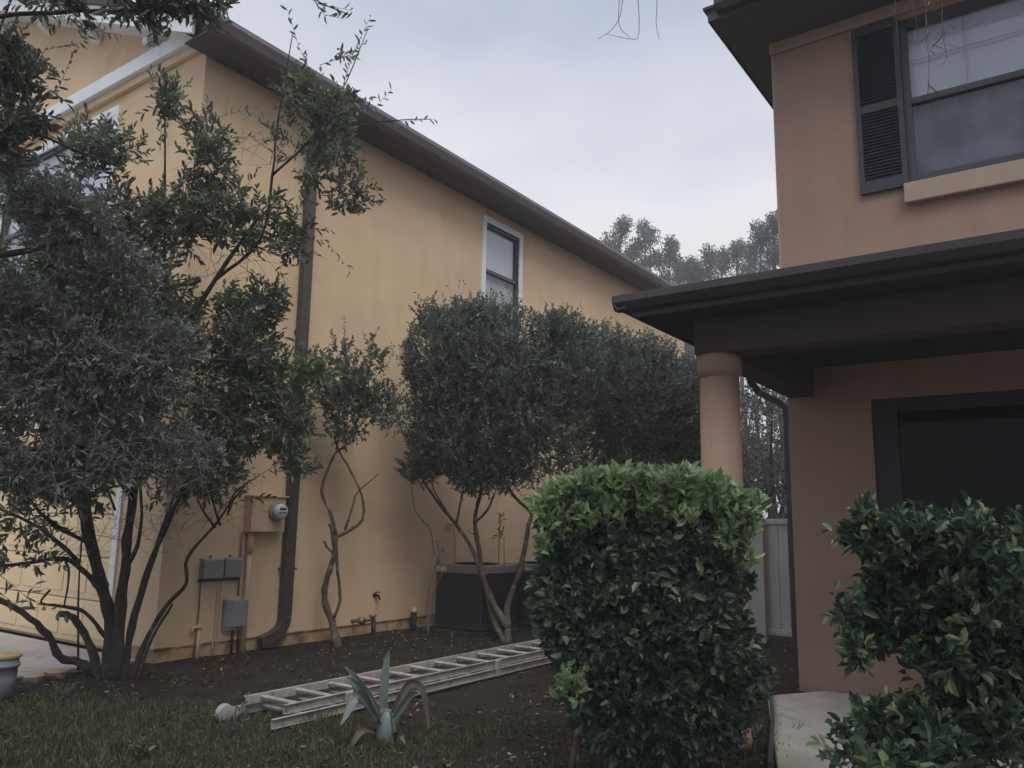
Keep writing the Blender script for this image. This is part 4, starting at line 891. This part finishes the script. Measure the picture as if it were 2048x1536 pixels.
# loose shrub on the right
Bs = np.array([-.45, 4.75, -.03])
CR = []
ts = thing('loose_shrub', 'loose leggy green shrub in front of porch window, cut off by right edge', 'shrub', Bs)
m = MB()
for k in range(13):
    b = Bs+np.array([random.uniform(-.45, .55), random.uniform(.1, .4), 0]); e_ = b+np.array([random.uniform(-.4, .4), random.uniform(-.1, .2), random.uniform(.9, 1.3)])
    m.tube([b, (b*.6+e_*.4)+rng.normal(size=3)*.08, (b*.3+e_*.7)+rng.normal(size=3)*.08, e_], [.013, .010, .007, .003], 6, sub=4, jit=.15)
m.build('trunk', M_twig, ts)
D = 4.4
cl = pxcl([(1790, 1085, 80, 50, D, .3), (1900, 1085, 110, 55, D, .35), (2030, 1080, 110, 60, D, .35), (1860, 1180, 120, 80, D, .35), (2000, 1200, 130, 110, D-.2, .4), (1940, 1300, 130, 80, D-.2, .35), (2100, 1300, 100, 120, D-.3, .35), (1730, 1060, 40, 40, D, .15), (1780, 1240, 60, 30, D, .2), (1740, 1270, 50, 30, D, .15), (2140, 1090, 90, 60, D, .35), (2170, 1210, 80, 90, D-.1, .35), (1760, 1180, 40, 20, D, .1)])
CR += crown(cl, 1900, .16, 8, .064, .48, 0, up=.55, young=.05, gap=.25, gs=5, seed=9)
D = 4.0
cl = pxcl([(1760, 1440, 60, 30, D, .15), (1830, 1460, 60, 50, D, .2), (1720, 1510, 70, 30, D-.1, .15), (1900, 1500, 90, 50, D-.1, .25), (2010, 1460, 90, 70, D-.1, .25), (1830, 1530, 150, 30, D-.2, .2), (1730, 1330, 25, 60, D+.2, .08), (1690, 1220, 30, 20, D+.3, .08), (1950, 1400, 120, 50, D+.1, .2), (1720, 1300, 30, 25, D+.2, .1)])
CR += crown(cl, 480, .15, 7, .066, .48, 0, up=.6, young=.04, gap=.2, gs=6, seed=10)
quad_mesh('foliage', CR, [M_leafs, M_twig, M_leafn], ts)

# weeds near the ladder foot and by the bucket
def weed(px, py, lab, n=10, h=.12, s=.03):
    dd = FW+RT*(px-1024)/FPX-UP*(py-768)/FPX; tt = -CAMZ/dd[2]; b = EYE+dd*tt
    t = thing('weed', lab, 'weed', b); mm = MB(); parts = []
    for k in range(n):
        e_ = b+np.array([random.uniform(-h, h)*.7, random.uniform(-h, h)*.7, h*random.uniform(.6, 1.3)])
        base = np.array([b+rng.normal(size=3)*[.03, .03, 0]]); lf, tw = sprigs(base, np.array([e_-b]), np.array([np.linalg.norm(e_-b)]), 8, s, .5, twig_r=.002); parts += [(lf[0], lf[1], 0), (tw[0], tw[1], 1)]
    quad_mesh('foliage', parts, [M_leaf1, M_twig], t)
weed(470, 1470, 'leafy weed at the rounded near foot of ladder', 12, .22, .035)
weed(120, 1400, 'low dark weed on the soil beside pale cut stumps', 16, .13, .03)
weed(280, 1520, 'scrubby weed in the grass at the bottom left', 16, .10, .035)

# ------------------------------------------------------------------ bucket and stumps
bk = thing('bucket', 'grey bucket with tan lid, cut off by left edge of the picture', 'bucket', (-8.2, 3.60, 0))
c0 = (-8.22, 3.60, 0)
m = MB(); m.lathe(c0, [(.11, 0), (.13, .20), (.135, .30), (.15, .30), (.15, .33), (.137, .33), (.14, .38)], n=28); m.build('body', M_bucket, bk)
m = MB(); m.lathe(c0, [(.155, .38), (.155, .405), (.14, .41)], n=28); m.build('lid', M_wood, bk, bevel=.003)
for (px, py, r_, lab) in ((68, 1362, .11, 'low pale cut tree stump nearer the bucket'), (112, 1352, .12, 'low pale cut stump nearer the many stemmed tree')):
    dd = FW+RT*(px-1024)/FPX-UP*(py-768)/FPX; tt = -CAMZ/dd[2]; b = EYE+dd*tt
    b[0] = max(b[0], -9.0)
    t = thing('stump', lab, 'stump', b, 'cut stumps by the driveway')
    m = MB(); m.lathe(b, [(r_*1.15, -.03), (r_, .03), (r_, .05)], n=18); m.build('bark_ring', M_bark, t)
    m = MB(); m.lathe(b, [(r_*.94, .0502), (r_*.93, .056)], n=18); m.build('cut_face', M_wood, t)

# ------------------------------------------------------------------ overhead tree right of the picture with hanging twigs and an added shading crown
BT = np.array([2.6, .6, -.03])
tt_ = thing('overhead_tree', 'thin bare twigs hanging into the top of the picture', 'tree', BT)
m = MB(); m.tube([BT, BT+[0, 0, 2.4], BT+[-.2, .2, 4.6], BT+[-.6, .7, 5.8]], [.16, .13, .11, .07], 10, sub=4, jit=.04)
hubs = [P(1290, -220, 5.0), P(1830, -200, 4.2)]
m.tube([BT+[-.2, .2, 4.6], (BT+[-.2, .2, 4.6]+hubs[1])/2+[0, 0, .35], hubs[1], (hubs[0]+hubs[1])/2+[0, 0, .15], hubs[0]], [.07, .05, .035, .02, .01], 8, sub=4, jit=.1)
m.build('trunk', M_bark, tt_)
def hang(pts, r_):
    m = MB(); m.tube([P(*q) for q in pts], np.linspace(r_, r_*.45, len(pts)), 5, sub=4); m.build('hanging_twig', M_twig, tt_)
for q in ([(1290, -220, 5), (1250, -60, 5), (1243, 20, 5), (1225, 58, 5), (1195, 78, 5)], [(1290, -220, 5), (1246, -60, 5), (1238, 15, 5), (1240, 55, 5), (1262, 76, 5)], [(1290, -220, 5), (1270, -60, 5), (1277, 10, 5), (1277, 70, 5), (1262, 78, 5), (1212, 68, 5)], [(1290, -220, 5), (1310, -60, 5), (1314, 10, 5), (1312, 45, 5), (1318, 78, 5)]):
    hang(q, .0032)
for q in ([(1830, -200, 4.2), (1792, -40, 4.2), (1794, 60, 4.2), (1800, 115, 4.2)], [(1830, -200, 4.2), (1850, -30, 4.2), (1852, 70, 4.2), (1858, 120, 4.2), (1856, 200, 4.2)], [(1830, -200, 4.2), (1880, -40, 4.2), (1884, 60, 4.2), (1895, 120, 4.2)], [(1830, -200, 4.2), (1822, -20, 4.2), (1836, 60, 4.2), (1830, 90, 4.2)]):
    hang(q, .0028)
CR = []
for q in ([(1855, -20, 4.2), (1868, 30, 4.2), (1866, 60, 4.2)], [(1883, 20, 4.2), (1890, 80, 4.2), (1894, 118, 4.2)], [(1852, 30, 4.2), (1858, 100, 4.2)], [(1858, 150, 4.2), (1854, 195, 4.2)]): long_sprig(CR, q, 5, .09, .002, .07)
quad_mesh('needles', CR, [M_pine, M_twig], tt_)
cl = [(np.array(c_), (1.7, 1.3, 1.7)) for c_ in ((3.5, -.5, 6.5), (1.5, -1.5, 7.2), (-.5, -2, 7.0), (-2.5, -2.5, 6.6), (4.5, 1.2, 6.8), (2, -3.5, 6), (-1, -4, 6.2), (4.5, -2.5, 5.5), (-3.5, -4, 5.4), (5.5, 0, 5.2), (1, -5, 4.6))]  # unseen crown above and behind the camera, added to shade ground and walls
m = MB()
for c_, _ in cl: m.tube([BT+[-.1, .1, 3.8], (BT+[0, 0, 4.6]+c_)/2+[0, 0, .3], c_], [.06, .04, .015], 6, sub=4, jit=.1)
m.build('limb', M_bark, tt_)
quad_mesh('crown', crown(cl, 2600, .5, 10, .14, .42, 0, up=.2, gap=.2, gs=1.5, seed=41, twig_r=.005), [M_leaf1, M_twig, M_leafy], tt_)

# ------------------------------------------------------------------ pines and woods behind
def pine(px, topy, D, spread, lab_i):
    tp = P(px, topy+12, D); b = np.array([tp[0], tp[1], -.1]); h = tp[2]
    labs = ['tall pine rising behind the %s' % w_ for w_ in ()]
    t = thing('pine_tree', lab_i, 'pine tree', b, 'pine trees behind the houses')
    m = MB(); m.tube([b, b+[.1, 0, h*.5], b+[-.1, .1, h*.8], b+[0, 0, h*.985]], [.2, .16, .11, .03], 7, sub=3)
    CL = []; nb = 12
    for k in range(nb):
        z = h*(.60+.385*(k/(nb-1))); a = k*2.4+random.random(); reach = spread*(.35+.65*(1-(k/(nb-1))**1.6))*random.uniform(.7, 1.1)
        e_ = b+np.array([math.cos(a)*reach, math.sin(a)*reach, z+random.uniform(.2, .9)]); s0 = b+np.array([0, 0, z-.6])
        m.tube([s0, (s0+e_)/2-[0, 0, .1], e_], [.06, .04, .02], 5, sub=2)
        CL.append(e_); 
        if reach > 1: CL.append(s0*.4+e_*.6+np.array([0, 0, .5]))
    CL.append(tp-[0, 0, .4]); CL.append(tp-[0, 0, 1.2])
    m.build('trunk', M_bark, t)
    CL = np.array(CL); n = 230; c = np.repeat(CL, n, 0); d = nrm(rng.normal(size=c.shape)*.8+[0, 0, .6]); st = c+nrm(rng.normal(size=c.shape))*rng.random((len(c), 1))**.45*np.array([.62, .62, .74])
    lf = leaves_geo(st, d, rng.normal(size=c.shape), (.26)*(.7+.6*rng.random(len(c))), .07*np.ones(len(c)))
    quad_mesh('crown', [(lf[0], lf[1], 0)], [M_pine], t)
plist = [(1217, 492, 62, 1.5, 'small pine whose top shows just right of the yellow roof edge'), (1240, 436, 60, 2.0, 'leftmost of the two tallest pines above the yellow roof edge'), (1290, 444, 60, 2.6, 'broadest tall pine above the end of yellow roof'),
         (1338, 476, 58, 1.3, 'slim pine at right shoulder of the tall left pine group'), (1357, 512, 64, 1.2, 'low thin pine just left of the lowest dip of tree line'), (1380, 514, 60, 1.0, 'lowest narrow pine at the dip of the tree line'), (1393, 520, 66, .9, 'faint thin pine just right of the dip in the tree line'),
         (1418, 496, 60, 1.1, 'pointed pine about midway between dip and right house'), (1442, 494, 62, 1.8, 'rounded pine right of the pointed one above porch roof'), (1473, 480, 60, 1.6, 'blunt topped pine above the middle of porch roof'),
         (1500, 496, 66, 1.6, 'hazy pine behind the blunt topped one above porch roof'), (1520, 449, 56, 1.4, 'pointed taller pine second from the right house wall'), (1545, 425, 48, 1.6, 'tallest right pine touching the corner of the right house'), (1400, 560, 70, 1.6, 'far low pine barely clearing the porch roof edge')]
for q in plist: pine(*q)
# broadleaf trees in the gap beside the column
for i, (px, D, h, lab) in enumerate(((1500, 30, 7.5, 'twiggy tree seen right beside the porch column'), (1545, 26, 7, 'thin forked tree in the gap by the house corner'), (1400, 34, 8, 'twiggy tree showing through left of the porch column'), (1590, 36, 9, 'twiggy tree mostly hidden by the right house corner'), (1460, 42, 9, 'farther twiggy tree hidden behind the porch column'))):
    b = P(px, 1040, D); b[2] = -.1; t = thing('woodland_tree', lab, 'tree', b, 'twiggy trees beyond the fence'); CR = []
    m = MB(); tops = []
    for k in range(7):
        a = k*1.7; e_ = b+np.array([math.cos(a)*1.6, math.sin(a)*1.6, h*random.uniform(.6, .95)]); s0 = b+np.array([0, 0, h*random.uniform(.12, .4)])
        m.tube([s0, (s0+e_)/2+rng.normal(size=3)*.25, e_], [.07, .05, .015], 6, sub=4, jit=.2); tops.append(e_); tops.append((s0+e_)/2+rng.normal(size=3)*.4)
    m.tube([b, b+[.1, 0, h*.3], b+[-.1, .1, h*.6]], [.13, .1, .06], 8, sub=3, jit=.1)
    m.build('trunk', M_barkd, t)
    cl = [(c_, (1.1, .9, 1.1)) for c_ in tops]
    CR += crown(cl, 420, .55, 9, .13, .5, 0, up=.2, gap=.45, gs=1.6, seed=20+i, twig_r=.01)
    quad_mesh('crown', CR, [M_brush, M_twig, M_brush], t)
n = 1500; x = rng.uniform(-16, 6, n); y = rng.uniform(20, 30, n)+0*x; z = rng.random(n)**1.3*2.4
lf, tw = sprigs(np.stack([x, y, z], 1), rng.normal(size=(n, 3))+[0, 0, .6], .6*np.ones(n), 9, .13, .45, twig_r=.008)
tag(quad_mesh('underbrush', [(lf[0], lf[1], 0), (tw[0], tw[1], 1)], [M_brush, M_twig]), kind='stuff', label='brown green underbrush beyond the fence', cat='underbrush')

# ------------------------------------------------------------------ grass and litter
def lawn():
    n = 60000
    x = rng.uniform(-8.9, -1.9, n*2); y = rng.uniform(2.2, 8.0, n*2)
    edge = np.interp(x, [-8.9, -8.3, -7.2, -6.2, -4.8, -3.4, -2.2], [3.6, 4.0, 4.55, 4.95, 5.6, 6.6, 8.0])
    nz = gap_noise(np.stack([x, y, 0*x], 1), 2.1, 30); f2 = gap_noise(np.stack([x, y, 0*x], 1), 7, 31)
    dens = np.clip((edge-y)*2.2+.4*nz, 0, 1)*np.clip(.75+.6*nz+.55*f2-np.clip((x+5.3)*.25, 0, .5), 0.03, 1)
    k = rng.random(len(x)) < dens; x, y = x[k][:n], y[k][:n]; n = len(x)
    h = .030*(1+.45*rng.normal(size=n)).clip(.3, 2.6)*(1+.5*gap_noise(np.stack([x, y, 0*x], 1), 5, 35))
    pos = np.stack([x, y, gz(x, y)-.005], 1); d = np.array([0, 0, 1.])+rng.normal(size=(n, 3))*.55; d[:, 2] = np.abs(d[:, 2])+.2
    lf = leaves_geo(pos, d, rng.normal(size=(n, 3)), h*1.5, .0065*np.ones(n), fold=.1, curl=.6)
    tag(quad_mesh('lawn_grass', [(lf[0], lf[1], 0)], [M_grass]), kind='stuff', label='short patchy green grass in the foreground', cat='grass')
    n = 17000; x = rng.uniform(-9, -1.6, n); y = rng.uniform(3, 13, n)
    nz = gap_noise(np.stack([x, y, 0*x], 1), 2.5, 33); k = rng.random(n) < np.clip(.42+.5*nz+.5*(x > -3.8)*(y < 6.2), .04, 1); x, y = x[k], y[k]
    n = len(x); pos = np.stack([x, y, gz(x, y)+.004+.012*rng.random(n)], 1); d = rng.normal(size=(n, 3))*[1, 1, .22]
    s_ = .036*(.45+rng.random(n)**1.5*1.3); lf = leaves_geo(pos, d, np.array([0, 0, 1])+rng.normal(size=(n, 3))*.35, s_, s_*.42, curl=.3)
    tag(quad_mesh('leaf_litter', [(lf[0], lf[1], 0)], [M_litter]), kind='stuff', label='dry brown leaves scattered over the soil', cat='leaf litter')
lawn()

# ------------------------------------------------------------------ haze
m = MB(); m.box(-205, 205, -205, 205, -1.2, 32)
hz = m.build('haze', [], None); hz['kind'] = 'stuff'; hz['label'] = 'thin even damp haze in the air'; hz['category'] = 'haze'
hm = bpy.data.materials.new('haze_volume'); hm.use_nodes = True; N = hm.node_tree.nodes; N.clear()
vo = N.new('ShaderNodeVolumePrincipled'); vo.inputs['Color'].default_value = (.88, .9, .95, 1); vo.inputs['Density'].default_value = HAZE
oo = N.new('ShaderNodeOutputMaterial'); hm.node_tree.links.new(vo.outputs[0], oo.inputs['Volume']); hz.data.materials.append(hm)
